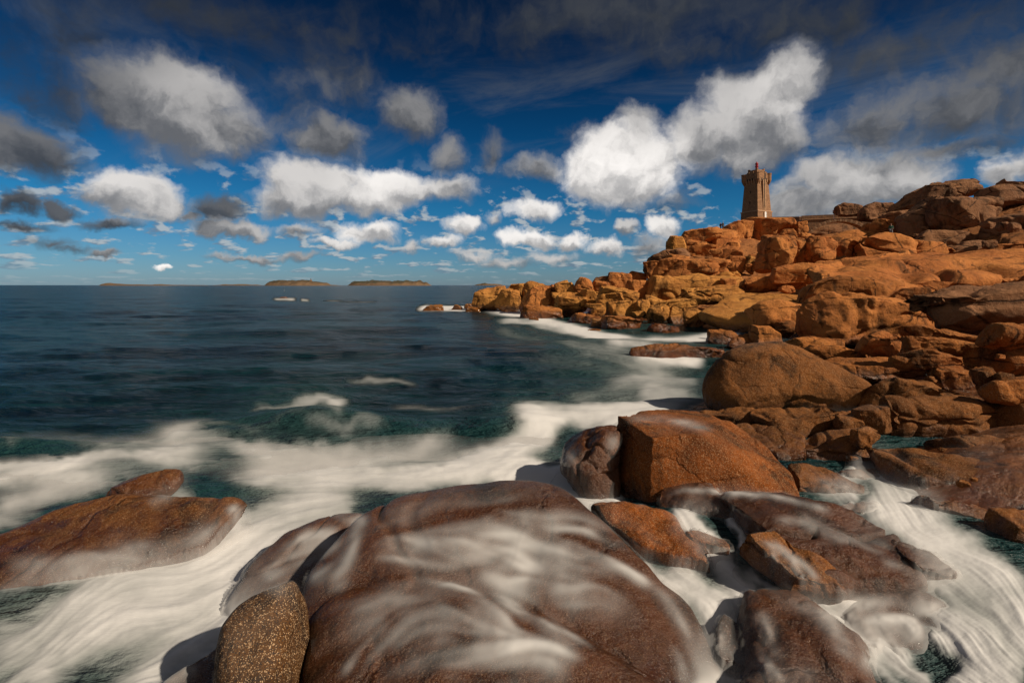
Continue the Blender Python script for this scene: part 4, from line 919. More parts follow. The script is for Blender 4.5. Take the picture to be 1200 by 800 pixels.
# ------------------------------------------------------------------ where the sea is white, traced as currents: (path, half width, strength)
ST = [
 ([(485,363),(500,361),(530,361),(562,361)], 2.2, 1.0), ([(318,350.8),(350,350.8)], 1.1, .75), ([(352,352),(364,352.2)], .8, .8), ([(374,352.5),(450,353)], .8, .35),
 ([(556,361),(580,364),(612,368),(640,374),(670,384),(700,390),(740,395),(770,398)], 4, 1.0),
 ([(567,376),(600,376),(640,379),(680,386),(720,394)], 2.5, .8), ([(615,379),(650,385),(690,391),(730,398)], 3, .6),
 ([(700,402),(740,404),(780,412),(800,420)], 5, .7), ([(740,398),(770,396),(800,396),(835,394),(880,388)], 6, 1.0), ([(800,402),(828,398),(850,392)], 5, .9),
 ([(735,420),(765,423),(800,424),(835,424)], 5, .75), ([(640,395),(700,410),(740,425),(800,440)], 8, .2), ([(600,430),(680,425),(740,430),(800,450)], 12, .18),
 ([(395,446),(430,443),(470,446),(495,450)], 3.5, .4), ([(270,486),(320,474),(375,465),(425,468)], 7, .55), ([(300,500),(360,488),(420,492)], 7, .3), ([(180,505),(250,495),(330,505)], 8, .3),
 ([(575,478),(600,480),(640,490),(620,515),(570,540),(500,560)], 17, .85), ([(610,505),(640,490),(690,480),(760,476),(825,474)], 11, .7), ([(650,500),(720,485),(800,482)], 10, .45),
 ([(-80,560),(0,545),(60,548),(130,535),(200,528),(270,520)], 9, .42), ([(-60,640),(0,600),(60,575),(130,555),(220,540),(300,530)], 16, .38), ([(-80,590),(20,560),(120,540)], 8, .25),
 ([(230,520),(300,525),(360,535),(420,535),(500,520),(560,500)], 14, .5), ([(240,555),(320,550),(400,560),(480,560),(560,548),(620,535)], 20, .8), ([(560,560),(620,555),(690,570)], 16, .9),
 ([(640,560),(690,575),(720,600)], 14, .7),
 ([(470,565),(400,585),(340,615),(270,650),(180,700),(90,745),(-40,800)], 46, .85), ([(330,600),(240,650),(120,690),(0,740),(-80,780)], 30, .55), ([(380,640),(300,700),(210,760),(120,830)], 34, .75),
 ([(60,760),(-60,830)], 60, .45), ([(200,800),(80,880)], 60, .45),
 ([(290,600),(240,640),(160,660),(60,680),(-60,720)], 12, .55),
 ([(640,470),(720,456),(790,452),(835,445)], 15, .24), ([(655,398),(720,412),(780,432),(835,436)], 13, .20), ([(560,380),(620,392),(700,412)], 7, .15), ([(700,445),(770,440),(835,455)], 7, .25), ([(745,455),(835,470)], 10, .3),
 ([(150,500),(260,515),(380,525),(470,515)], 9, .3), ([(330,500),(400,505),(470,498)], 7, .25), ([(440,470),(520,478),(600,470)], 7, .2),
 ([(-80,520),(40,512),(160,520),(280,500)], 12, .25), ([(-80,560),(60,560),(160,575)], 16, .22), ([(-80,620),(40,590),(120,560)], 14, .25), ([(250,560),(190,600),(100,650)], 20, .35),
 ([(985,520),(1030,560),(1080,610),(1150,670),(1230,720)], 32, .5), ([(640,560),(700,600),(715,625)], 24, .6), ([(430,600),(360,620),(300,680),(250,740)], 30, .7), ([(1100,700),(1200,760)], 40, .5),
 # the right-hand stream
 ([(940,586),(952,604),(975,625),(1005,634),(1040,640)], 7, .95), ([(1045,492),(1030,500),(1008,520),(1000,555),(960,575)], 10, .6), ([(860,478),(930,478),(1000,484),(1040,500),(1080,520)], 7, .65), ([(930,548),(965,572),(1010,590)], 10, .5),
 ([(1022,560),(1040,590),(1075,625),(1110,655),(1150,690),(1220,740)], 24, .6), ([(1050,570),(1080,610),(1130,650),(1220,690)], 16, .3), ([(1045,590),(1056,615),(1090,645)], 5, .4),
 ([(1050,640),(1090,655),(1125,690),(1170,735),(1230,780)], 18, .75), ([(960,625),(1000,636),(1045,650)], 6, .8),
 ([(930,560),(985,600),(1040,640)], 16, .4), ([(1090,640),(1150,690),(1230,740)], 40, .45), ([(1100,790),(1160,830),(1230,860)], 40, .7), ([(820,720),(850,800),(860,860)], 26, .7), ([(690,640),(760,700),(820,760),(830,860)], 14, .6), ([(600,600),(700,560),(700,620)], 16, .5),
 # cascades in front of the great block
 ([(690,600),(720,640),(770,680),(815,700)], 12, .7), ([(775,595),(800,610),(820,630),(848,660),(862,690),(850,720)], 16, .9), ([(852,585),(858,610),(870,625),(868,650)], 5, .8),
 ([(775,640),(800,680),(835,700),(850,730),(845,780),(850,830)], 18, .9), ([(850,700),(862,730),(874,770),(885,820)], 9, .85), ([(790,690),(812,740),(830,800)], 12, .55), ([(700,640),(760,680),(800,720)], 9, .6),
 ([(865,660),(910,690),(960,702),(1020,712)], 9, .85), ([(960,700),(1000,730),(1050,770),(1110,830)], 17, .7), ([(1040,700),(1090,715),(1140,760),(1200,820)], 22, .75), ([(900,690),(960,720),(1010,760),(1060,820)], 12, .55), ([(1120,690),(1160,740),(1220,800)], 22, .6),
]
# thin water running over the rock: strength is its whiteness
FILM = [
 ([(420,640),(500,625),(600,620),(700,660),(780,720)], 40, .24), ([(400,780),(470,720),(580,720),(680,770)], 36, .24), ([(470,640),(560,630),(640,625)], 5, .5), ([(560,668),(640,660),(700,672)], 5, .5), ([(430,650),(520,662),(600,655)], 4, .35), ([(560,745),(620,750),(690,775)], 6, .4),
 ([(560,600),(620,615),(680,620),(720,632)], 12, .75), ([(490,612),(540,606),(600,598)], 7, .45), ([(430,625),(520,640),(600,640),(690,640)], 12, .42), ([(380,600),(420,610),(410,650),(390,700)], 7, .6),
 ([(500,654),(560,652),(620,640),(700,650)], 5, .55), ([(440,679),(485,679),(530,685),(580,705),(640,730),(700,762)], 2.6, .95), ([(590,645),(620,670),(600,700),(570,695)], 20, .6), ([(640,670),(690,680),(640,700)], 20, .5),
 ([(690,640),(740,650),(700,690),(650,720)], 16, .4), ([(560,640),(590,700),(600,760),(590,810)], 12, .38), ([(500,790),(560,770),(640,765),(680,790)], 14, .5), ([(380,720),(450,700),(520,700)], 8, .22), ([(400,790),(430,760),(480,720)], 4, .4),
 ([(400,800),(430,760),(480,730)], 7, .25), ([(440,790),(520,750),(600,740)], 18, .25), ([(520,700),(600,740),(680,780)], 20, .22), ([(300,690),(350,650),(400,620)], 14, .5), ([(340,640),(380,640),(360,690)], 16, .45),
 ([(760,690),(800,740),(810,820)], 10, .4), ([(700,640),(760,690)], 7, .5), ([(800,600),(840,600),(858,612)], 4, .45), ([(770,585),(800,574),(850,577),(900,580),(940,590),(990,606)], 3, .8),
 ([(780,600),(820,590),(850,600)], 8, .3), ([(900,605),(940,612),(1000,640)], 4, .3), ([(930,600),(980,625),(1040,655)], 3, .3), ([(720,500),(716,540),(708,590)], 5, .5), ([(745,500),(742,540),(730,590)], 5, .38), ([(757,510),(752,560),(748,600)], 3, .25), ([(730,490),(780,490),(840,505)], 5, .18),
 ([(875,640),(920,670),(930,690)], 4, .5), ([(900,630),(950,665),(962,690)], 3, .45), ([(888,632),(930,655),(948,690)], 2, .5), ([(905,645),(918,680)], 2, .5), ([(880,710),(900,740),(900,800)], 10, .3), ([(900,700),(960,720),(1010,780)], 8, .3), ([(880,760),(900,790),(960,800)], 12, .25),
 ([(1000,720),(1060,730),(1120,780)], 22, .6), ([(960,710),(1040,720),(1100,740)], 14, .55), ([(1010,760),(1060,790)], 16, .6), ([(1030,655),(1060,665),(1110,690)], 4, .25), ([(0,690),(120,675),(220,655),(280,610)], 15, .6), ([(270,590),(280,610)], 6, .6),
 ([(660,520),(670,560),(700,590)], 10, .45), ([(170,590),(215,565)], 8, .4), ([(0,665),(100,655),(200,640)], 9, .35), ([(150,800),(190,790),(235,770)], 14, .4), ([(190,760),(240,745)], 9, .5), ([(1130,700),(1160,740)], 10, .3), ([(840,740),(870,780)], 12, .6), ([(1060,625),(1110,640)], 6, .5),
]
PX0, PX1, PY0, PY1, STEP = -420., 1620., 336., 930., 1.5
gx = np.arange(PX0, PX1, STEP); gy = np.arange(PY0, PY1, STEP)
GX, GY = np.meshgrid(gx, gy)
_g = np.c_[GX.ravel(), GY.ravel(), GX.ravel()*0]; _sc = (.12+.88*sstep(360, 560, GY))
WX = GX+_sc*(16*fbm(_g/np.array([55, 30, 1]), 4, 41).reshape(GX.shape)+5*fbm(_g/np.array([14, 9, 1]), 3, 43).reshape(GX.shape))
WY = GY+_sc*(11*fbm(_g/np.array([60, 28, 1])+9, 4, 42).reshape(GX.shape)+4*fbm(_g/np.array([14, 9, 1])+9, 3, 44).reshape(GX.shape))
WX2, WY2 = GX+.35*(WX-GX), GY+.35*(WY-GY)
def stroke_field(strokes, WX=None, WY=None):
    acc = np.zeros_like(GX); c2 = np.zeros_like(GX)+.03; s2 = np.zeros_like(GX)
    for path, w, a in strokes:
        path = np.array(path, float)
        best = np.full(GX.shape, 1e9)
        x0, x1, y0, y1 = path[:, 0].min()-w*6-60, path[:, 0].max()+w*6+60, path[:, 1].min()-w*6-60, path[:, 1].max()+w*6+60
        ix = slice(max(0, int((x0-PX0)/STEP)), max(1, int((x1-PX0)/STEP))); iy = slice(max(0, int((y0-PY0)/STEP)), max(1, int((y1-PY0)/STEP)))
        gx_, gy_ = WX[iy, ix], WY[iy, ix]
        if gx_.size == 0: continue
        best = np.full(gx_.shape, 1e9); tx = np.zeros(gx_.shape); ty = np.zeros(gx_.shape)
        seg = np.linalg.norm(np.diff(path, axis=0), axis=1); tot = seg.sum(); run = 0; arc = np.zeros(gx_.shape)
        for (p, q), sl_ in zip(zip(path[:-1], path[1:]), seg):
            e = q-p; L2 = (e**2).sum(); t = np.clip(((gx_-p[0])*e[0]+(gy_-p[1])*e[1])/L2, 0, 1)
            dd = np.hypot(gx_-p[0]-t*e[0], (gy_-p[1]-t*e[1])*1.15)
            near = dd < best; best = np.where(near, dd, best); n = e/math.sqrt(L2)
            tx = np.where(near, n[0], tx); ty = np.where(near, n[1], ty)
            arc = np.where(near, run+t*sl_, arc); run += sl_
        a = a*sstep(0, 1, np.minimum(arc, tot-arc)/(tot*.22))
        acc[iy, ix] = 1-(1-acc[iy, ix])*(1-np.clip(a, 0, .98)*np.exp(-(best/w)**2*.8))
        ww = np.exp(-(best/(w*1.6+9))**2)*a
        c2[iy, ix] += ww*(tx*tx-ty*ty); s2[iy, ix] += ww*(2*tx*ty)
    return acc, c2, s2
def blur(a, n):
    for ax in (0, 1):
        for _ in range(2):
            k = 2*n+1; pad = [(0, 0), (0, 0)]; pad[ax] = (n+1, n)
            c = np.cumsum(np.pad(a, pad, mode='edge'), axis=ax)
            a = (c[k:, :]-c[:-k, :])/k if ax == 0 else (c[:, k:]-c[:, :-k])/k
    return a
F1, ca, sa_ = stroke_field(ST, WX, WY); F2, cb, sb2 = stroke_field(FILM, WX2, WY2)
c2 = blur(ca+cb, 5); s2 = blur(sa_+sb2, 5)
th = .5*np.arctan2(s2, c2)+.45*(vnoise(np.c_[GX.ravel()/60, GY.ravel()/38, GX.ravel()*0], 71)).reshape(GX.shape)*sstep(400, 560, GY)
VX, VY = np.cos(th), np.sin(th)
def lic(noise, n, h):
    tot = noise.copy()
    rr, cc = np.meshgrid(np.arange(GX.shape[0], dtype=float), np.arange(GX.shape[1], dtype=float), indexing='ij')
    for sgn in (1, -1):
        r, c = rr.copy(), cc.copy(); px_, py_ = VX*sgn, VY*sgn
        for k in range(n):
            r = np.clip(r+py_*h, 0, GX.shape[0]-1.01); c = np.clip(c+px_*h, 0, GX.shape[1]-1.01)
            i, j = r.astype(int), c.astype(int); fr, fc = r-i, c-j
            tot += (noise[i, j]*(1-fr)*(1-fc)+noise[i+1, j]*fr*(1-fc)+noise[i, j+1]*(1-fr)*fc+noise[i+1, j+1]*fr*fc)
            nx, ny = VX[i, j], VY[i, j]; s = np.sign(nx*px_+ny*py_); s[s == 0] = 1
            px_, py_ = nx*s, ny*s
    tot /= 2*n+1; return (tot-tot.mean())/tot.std()
rn = np.random.RandomState(3)
L1 = lic(rn.rand(*GX.shape), 16, 1.2); L2_ = lic(blur(rn.rand(*GX.shape), 2), 20, 1.8); L3 = lic(blur(rn.rand(*GX.shape), 5), 26, 2.6)
near = sstep(360, 520, GY)
LIC = L1*.18+L2_*.42+L3*.66
def sample(A, px, py):
    r = np.clip((py-PY0)/STEP, 0, A.shape[0]-1.01); c = np.clip((px-PX0)/STEP, 0, A.shape[1]-1.01)
    i, j = r.astype(int), c.astype(int); fr, fc = r-i, c-j
    return A[i, j]*(1-fr)*(1-fc)+A[i+1, j]*fr*(1-fc)+A[i, j+1]*(1-fr)*fc+A[i+1, j+1]*fr*fc
SH = blur(F1, 14)                                   # aerated, paler green water around the surf
BIG = fbm(np.c_[GX.ravel()/150, GY.ravel()/60, GX.ravel()*0], 4, 55).reshape(GX.shape)
L4 = lic(blur(rn.rand(*GX.shape), 11), 30, 3.2)
band = np.clip(F1*2.4, 0, 1)
FO = sstep(0, 1.0, F1*1.02)*.92+band*(LIC*.085*(1-.3*F1)+L4*.16+.36*BIG)+np.clip(LIC-.5, 0, 3)*(.03*near+.10*sstep(440, 480, GY)*(1-sstep(560, 620, GY))*sstep(760, 600, GX)*(.5+.5*BIG))+.05*BIG-.03
far_ = 1-sstep(400, 470, GY)
ragged = np.clip(F1*(.80+.34*LIC+.22*L4)+.10*LIC*np.clip(F1*4, 0, 1), 0, 1)
FO = np.clip(FO*(1-far_)+ragged*far_, 0, 1)
LF = L1*.30+L2_*.55+L3*.50
FI = np.clip(F2*(.50+.40*LF+.16*L4)+np.clip(F2*3, 0, 1)*(.07*LF+.05)+.03*np.clip(L4, 0, 2), 0, .9)

# ------------------------------------------------------------------ the sea
pys = np.r_[334.12, 334.25, 334.5, 334.8, 335.2, 335.7, np.arange(336.3, 380, .7), np.arange(380, 980, 1.5)]
ds = H*F/(pys-HZ); us = (np.arange(-460, 1660, 2.0)-600)/F
U_, D_ = np.meshgrid(us, ds); X = (U_*D_).ravel(); Y = D_.ravel()
nearw = Y < 60
Wz = np.zeros_like(X); Wz[nearw] = water(X[nearw], Y[nearw])*sstep(60, 30, Y[nearw])
PXv = 600+F*X/Y; PYv = HZ+(H-Wz)*F/Y
fo = np.where(PYv < 337, 0, sample(FO, PXv, PYv)); sh = np.where(PYv < 337, 0, sample(SH, PXv, PYv)); li = sample(LIC, PXv, PYv)
amp = sstep(5, 14, Y)
wz = .15*fbm(np.c_[X*.35, Y*.9, X*0], 4, 61)*amp+.02*fbm(np.c_[X*1.6, Y*3.2, X*0], 3, 62)*amp*sstep(60, 20, Y)
wz = wz+.24*vnoise(np.c_[X*.09, Y*.25, X*0], 63)*amp
# the swell that rears up before it breaks
def hump(px, py, sx, sy, h): return h*np.exp(-((PXv-px)/sx)**2-((PYv-py)/sy)**2)
wz = wz+hump(372, 492, 80, 12, .55)+hump(250, 500, 90, 10, .2)+hump(600, 492, 70, 14, .22)+hump(30, 520, 80, 10, .22)
wz = wz+(.035*fo+.012*li*np.clip(fo*2, 0, 1))*sstep(40, 10, Y)
V = np.c_[X, Y, Wz+wz-.02]
nr, nc = U_.shape; I = np.arange(nr*nc).reshape(nr, nc)
Q = np.stack([I[:-1, :-1], I[1:, :-1], I[1:, 1:], I[:-1, 1:]], -1).reshape(-1, 4)
me = mesh_np('sea', V, Q)
def fattr(me, name, a):
    at_ = me.attributes.new(name, 'FLOAT', 'POINT'); at_.data.foreach_set('value', np.ascontiguousarray(a, dtype=np.float32))
fattr(me, 'foam', fo); fattr(me, 'aerated', sh)
def sea_mat():
    m, t, b, out = newmat('sea_water')
    pos = t.new('ShaderNodeNewGeometry').outputs['Position']; s = t.sep(pos)
    a = t.new('ShaderNodeAttribute', attribute_name='foam').outputs['Fac']; sh = t.new('ShaderNodeAttribute', attribute_name='aerated').outputs['Fac']
    big = t.noise(t.v('MULTIPLY', pos, (.03, .07, 1)), 1, 5, .6)
    deep = t.mix(t.step(t.m('ADD', big, t.m('MULTIPLY', t.m('SUBTRACT', t.noise(t.v('MULTIPLY', pos, (.16, .5, .5)), 1, 6, .65, .5), .5), .9)), .35, .65), SEA_A, SEA_B)  # broad water tones; finer noise paints wave-facet light and dark into the colour
    col = t.mix(t.step(sh, .015, .22), deep, SEA_C); col = t.mix(t.step(sh, .22, .75), col, SEA_D)
    col = t.mix(t.step(a, .03, 1.02), col, (.70, .69, .68))
    t.put(b.inputs['Base Color'], col)
    t.put(b.inputs['Roughness'], t.step(a, 0, .4, .22, .85)); t.put(b.inputs['Specular IOR Level'], t.step(a, .0, .5, .10, .1)); b.inputs['IOR'].default_value = 1.33
    w1 = t.noise(t.v('MULTIPLY', pos, (.30, .75, .5)), 1, 6, .62, .4)
    w2 = t.noise(t.v('MULTIPLY', pos, (1.5, 3.4, 1)), 1, 5, .6, .3)
    h = t.m('ADD', t.m('MULTIPLY', w1, 1.0), t.m('MULTIPLY', w2, .22))
    n = t.new('ShaderNodeBump'); t.put(n.inputs['Height'], h); n.inputs['Distance'].default_value = 1.5; t.put(n.inputs['Strength'], t.step(a, .02, .5, .85, .06))
    t.l.new(n.outputs[0], b.inputs['Normal']); return m
SEA_A, SEA_B, SEA_C, SEA_D = (.0015,.008,.012), (.004,.026,.033), (.012,.042,.044), (.13,.155,.145)
sea = link('sea', me, sea_mat()); tag(sea, kind='structure')
# the water goes on behind and beside the camera
ym = ds.min(); vb = np.array([(x, y, .0) for y in (ym, 1.5, -2, -12, -60) for x in np.linspace(-160, 160, 60)]); vb[:, 2] = -.12
I = np.arange(300).reshape(5, 60); qb = np.stack([I[:-1, :-1], I[1:, :-1], I[1:, 1:], I[:-1, 1:]], -1).reshape(-1, 4)
mb = mesh_np('sea', vb, qb); fattr(mb, 'foam', np.full(300, .12)); fattr(mb, 'aerated', np.full(300, .3)); sb_ = link('sea', mb, sea.data.materials[0]); tag(sb_, kind='structure')

# ------------------------------------------------------------------ thin white water running over the rocks
fs = []; vs = []; off = 0
for v_, q_ in ALLROCK:
    sel = v_[:, 1].min() < 30
    if not sel: continue
    vs.append(v_); fs.append(q_+off); off += len(v_)
VV = np.concatenate(vs); FF = np.concatenate(fs)
keep = VV[FF[:, 0], 1] < 17; FF = FF[keep]
bvh = BVHTree.FromPolygons(VV.tolist(), [f if f[2] != f[3] else f[:3] for f in FF.tolist()])
dr = 4.0*np.exp(np.linspace(0, math.log(16/4.0), 420)); ur = (np.arange(-60, 1280, 2.2)-600)/F
U_, D_ = np.meshgrid(ur, dr); X = (U_*D_).ravel(); Y = D_.ravel()
zr = np.full(len(X), -3.0)
dn = Vector((0, 0, -1))
for k in range(len(X)):
    h = bvh.ray_cast(Vector((X[k], Y[k], 8.0)), dn)
    if h[0] is not None: zr[k] = h[0].z
Wz = water(X, Y); nr, nc = U_.shape
base = np.maximum(zr, Wz-.05).reshape(nr, nc)
for _ in range(2):
    pb = np.pad(base, 1, mode='edge'); dil = np.maximum.reduce([pb[1:-1, 1:-1], pb[:-2, 1:-1], pb[2:, 1:-1], pb[1:-1, :-2], pb[1:-1, 2:]]); base = np.where(dil-base > .06, dil, base)
soft = blur(blur(base, 2), 2)
z = np.maximum(soft, base)+.012
z = z.ravel()
PXv = 600+F*X/Y; PYv = HZ+(H-z)*F/Y
al = sample(FI, PXv, PYv); fo = sample(FO, PXv, PYv); li = sample(LIC, PXv, PYv)
hgt = z-.012-Wz
mist = np.clip(fo*1.15*np.exp(-np.maximum(hgt, 0)/.11)+.0*li, 0, .95)
al = np.maximum(al, mist)
al = np.where(hgt < -.0, al*.5, al)
steep = np.abs(np.gradient(z.reshape(nr, nc), axis=0)).ravel()+np.abs(np.gradient(z.reshape(nr, nc), axis=1)).ravel()
zz_ = z.reshape(nr, nc)
jump = np.zeros_like(zz_); dj = np.abs(np.diff(zz_, axis=0)); jump[1:] = np.maximum(jump[1:], dj); jump[:-1] = np.maximum(jump[:-1], dj)
dj = np.abs(np.diff(zz_, axis=1)); jump[:, 1:] = np.maximum(jump[:, 1:], dj); jump[:, :-1] = np.maximum(jump[:, :-1], dj)
fade = blur(1-sstep(.025, .07, jump), 2)
al = al*np.clip(fade.ravel(), 0, 1)**1.5
al = blur(al.reshape(nr, nc), 1).ravel()
V = np.c_[X, Y, z+.02*np.clip(al, 0, 1)]
I = np.arange(nr*nc).reshape(nr, nc)
Q = np.stack([I[:-1, :-1], I[1:, :-1], I[1:, 1:], I[:-1, 1:]], -1).reshape(-1, 4)
Q = Q[al[Q].max(1) > .012]; used = np.unique(Q); rm = np.full(len(V), -1); rm[used] = np.arange(len(used))
me = mesh_np('foam', V[used], rm[Q]); fattr(me, 'veil', al[used])
m, t, b, out = newmat('running_white_water')
a = t.new('ShaderNodeAttribute', attribute_name='veil').outputs['Fac']
b.inputs['Base Color'].default_value = (.69,.675,.66,1); b.inputs['Roughness'].default_value = .8; b.inputs['Specular IOR Level'].default_value = .2
t.put(b.inputs['Alpha'], t.m('MULTIPLY', a, .93, clamp=True))
fo_ = link('foam', me, m); fo_['kind'] = 'stuff'; tag(fo_, 'silky white water running over and between the near rocks', 'foam')
# ------------------------------------------------------------------ light and sky
SUN = Vector((0.74, -0.36, 0.57)).normalized()
el_s = math.asin(SUN.z); az_s = math.atan2(SUN.x, SUN.y)
sl = bpy.data.lights.new('sun', 'SUN'); sl.energy = 5.0; sl.angle = math.radians(1.0); sl.color = (1, .86, .68)
so = bpy.data.objects.new('sun', sl); COL.objects.link(so); so.rotation_euler = SUN.to_track_quat('Z', 'Y').to_euler(); so.location = (30, -20, 60)

BACK_FILL = (2.0, 1.85, 1.75)  # added fill brightness for the unseen sky behind the camera
w = bpy.data.worlds.new('World'); S.world = w; w.use_nodes = True
t = NT(w.node_tree); t.n.clear()
out = t.new('ShaderNodeOutputWorld'); bg = t.new('ShaderNodeBackground'); t.l.new(bg.outputs[0], out.inputs[0]); bg.inputs[1].default_value = .1
sky = t.new('ShaderNodeTexSky', sky_type='NISHITA'); sky.sun_disc = False; sky.sun_elevation = el_s; sky.sun_rotation = az_s; sky.altitude = 10; sky.air_density = 1; sky.dust_density = .4; sky.ozone_density = 2.5
dirv_ = t.new('ShaderNodeTexCoord').outputs['Generated']
d = t.sep(dirv_); az = t.m('ARCTAN2', d[0], d[1]); el = t.m('ARCSINE', d[2])
E = t.comb(az, el, 0)
# a polarising filter deepens the blue away from the horizon
tint = t.ramp(el, [(0, (.30,.46,.72)), (.05, (.20,.42,.66)), (.14, (.065,.36,.58)), (.28, (.018,.20,.36)), (.42, (.012,.09,.18)), (.6, (.015,.05,.09))])
blue = t.mix(1, sky.outputs[0], tint, 'MULTIPLY')

blob = bpy.data.node_groups.new('cloud_lump', 'ShaderNodeTree')
for nm, io, ty in (('P', 'INPUT', 'NodeSocketVector'), ('C', 'INPUT', 'NodeSocketVector'), ('R', 'INPUT', 'NodeSocketVector'), ('Gain', 'INPUT', 'NodeSocketFloat'), ('Bright', 'INPUT', 'NodeSocketFloat'), ('Acc', 'INPUT', 'NodeSocketVector'), ('Acc', 'OUTPUT', 'NodeSocketVector'), ('Max', 'INPUT', 'NodeSocketFloat'), ('Max', 'OUTPUT', 'NodeSocketFloat')):
    blob.interface.new_socket(nm, in_out=io, socket_type=ty)
g_ = NT(blob); gi = g_.new('NodeGroupInput').outputs; go = g_.new('NodeGroupOutput').inputs
q = g_.v3('MULTIPLY_ADD', gi['P'], gi['R'], gi['C'])
wv = g_.m('MULTIPLY', g_.m('SUBTRACT', 1, g_.v('LENGTH', q, out=1), clamp=True), gi['Gain'])
acc_ = g_.v3('MULTIPLY_ADD', g_.comb(g_.sep(q)[1], gi['Bright'], 1), g_.comb(wv, wv, wv), gi['Acc']); g_.l.new(acc_, go['Acc'])
g_.l.new(g_.m('MAXIMUM', gi['Max'], wv), go['Max'])

# big cumulus: centre and radii in photograph pixels, density, brightness
CL = [(150,112,62,46,1.0,.56),(205,122,88,58,1.15,.64),(265,150,60,36,.9,.56),(115,110,50,40,.6,.25),(30,180,70,32,1.0,.40),(-10,165,50,40,1.0,.42),(70,188,40,16,.6,.3),
 (155,228,58,28,1.2,.8),(190,238,36,20,.9,.7),(110,232,24,10,.7,.6),(250,246,36,20,.8,.35),(360,220,54,34,1.2,.75),(335,235,44,20,1.,.7),(398,210,26,18,.7,.75),(450,224,52,26,1.3,.95),(425,236,50,18,1.,.8),(525,221,38,18,.9,.7),(490,225,34,14,.9,.8),
 (385,163,46,30,.9,.50),(400,90,70,50,.42,.38),(350,130,60,40,.42,.36),(480,135,38,28,.8,.48),(524,180,19,24,.7,.5),(580,175,22,26,.5,.42),(625,196,44,14,.7,.55),
 (728,200,66,44,1.6,1.05),(705,178,30,30,1.,1.0),(770,190,32,36,1.1,.95),(745,150,40,24,.7,.6),(820,165,60,36,.95,.68),(875,135,64,44,1.15,.75),(915,100,42,36,1.2,.85),(925,88,28,24,.9,.8),(880,160,90,40,.9,.6),
 (985,215,70,30,1.15,.70),(1045,205,66,30,1.1,.72),(1080,210,34,22,.8,.65),(930,240,60,24,.9,.62),(930,225,40,22,.6,.5),(1172,208,28,20,1.,.75),(1195,200,22,22,.8,.7),
 (624,246,28,13,1.1,.9),(545,267,22,12,1.,.9),(620,278,34,12,1.2,.95),(670,284,20,9,1.,.9),(520,286,22,8,.9,.85),(430,272,36,13,1.1,.9),(395,283,30,8,.9,.8),(355,270,30,9,.7,.65),(270,268,52,11,1.,.65),(225,255,30,10,.7,.45),(577,254,14,9,.6,.8),(780,270,18,14,1.,.9),(733,273,16,8,.8,.7),(712,293,20,9,.9,.85),(480,287,14,9,.7,.7),
 (20,240,40,12,.7,.30),(70,244,26,12,.8,.35),(130,262,40,8,.7,.35),(20,265,50,8,.6,.3),(130,297,22,5,.8,.6),(192,312,12,5,1.2,1.),(60,285,60,10,.5,.35),(290,300,50,6,.7,.6),(345,300,40,6,.6,.55),(560,300,30,8,.6,.7),(600,308,40,8,.6,.65),(650,300,36,9,.6,.7),(90,292,60,7,.5,.4),(760,290,26,12,.6,.6),
 (640,30,150,40,.40,.22),(760,20,160,44,.45,.26),(820,60,120,30,.38,.28),(1020,70,180,30,.48,.30),(1120,130,140,46,.7,.42),(1020,150,90,40,.65,.44),(1180,90,100,50,.7,.36),(950,30,160,40,.5,.2),(700,10,130,40,.45,.24),(1160,30,120,40,.45,.2),(1100,175,110,22,.6,.38),
 (250,20,220,44,.4,.17),(60,40,150,50,.35,.14),(400,40,170,34,.35,.17),(80,110,90,40,.5,.22),(470,50,120,40,.25,.2),(560,20,110,34,.3,.2),(760,240,70,20,.4,.45),(690,160,60,20,.3,.4)]
t.two = True
wn = t.noise(E, 9, 5, .55, 0, 1); wn2 = t.noise(E, 34, 4, .6, 0, 1)
P = t.v('ADD', E, t.v('SCALE', t.v('SUBTRACT', wn, (.5,.5,.5)), .065)); P = t.v('ADD', P, t.v('SCALE', t.v('SUBTRACT', wn2, (.5,.5,.5)), .018))
acc = None; mx = None; Pc = P
for px, py, rx, ry, g0, br in CL:
    u = (px-600)/F; v = (HZ-py)/F; a_ = math.atan(u); e_ = math.atan(v*math.cos(a_))
    n = t.new('ShaderNodeGroup'); n.node_tree = blob
    if CL.index((px, py, rx, ry, g0, br)) % 5 == 0 and acc is not None: Pc = t.v('ADD', P, t.v('SCALE', acc, 1e-7))   # keeps the evaluation in order
    t.put(n.inputs['P'], Pc)
    kx = 1.35*rx/F*math.cos(a_)**2; ky = 1.35*ry/F*math.cos(a_)
    n.inputs['R'].default_value = (1/kx, 1/ky, 0); n.inputs['C'].default_value = (-a_/kx, -e_/ky, 0); n.inputs['Gain'].default_value = g0; n.inputs['Bright'].default_value = br
    if acc is None: n.inputs['Acc'].default_value = (0, 0, 1e-4); n.inputs['Max'].default_value = 0
    else: t.l.new(acc, n.inputs['Acc']); t.l.new(mx, n.inputs['Max'])
    acc = n.outputs['Acc']; mx = n.outputs['Max']
A_ = t.sep(acc); vert = t.m('DIVIDE', A_[0], A_[2]); bri = t.m('DIVIDE', A_[1], A_[2])
n1 = t.noise(P, 15, 8, .56); n2 = t.noise(t.v('ADD', P, (.016, .022, 0)), 15, 5, .56); n3 = t.noise(P, 48, 4, .5)
dens = t.m('ADD', mx, t.m('MULTIPLY', t.m('SUBTRACT', n1, .5), .60)); dens = t.m('ADD', dens, t.m('MULTIPLY', t.m('SUBTRACT', n3, .5), .14))
gate = t.step(mx, .0, .10)
mask = t.m('MULTIPLY', t.step(dens, .06, .60), gate)
rel_ = t.m('MULTIPLY', t.m('SUBTRACT', n1, n2), 1.5)
lit = t.step(t.m('ADD', t.m('ADD', vert, rel_), t.m('MULTIPLY', t.m('SUBTRACT', dens, .5), -.15)), -.75, .35, .60, 1.)
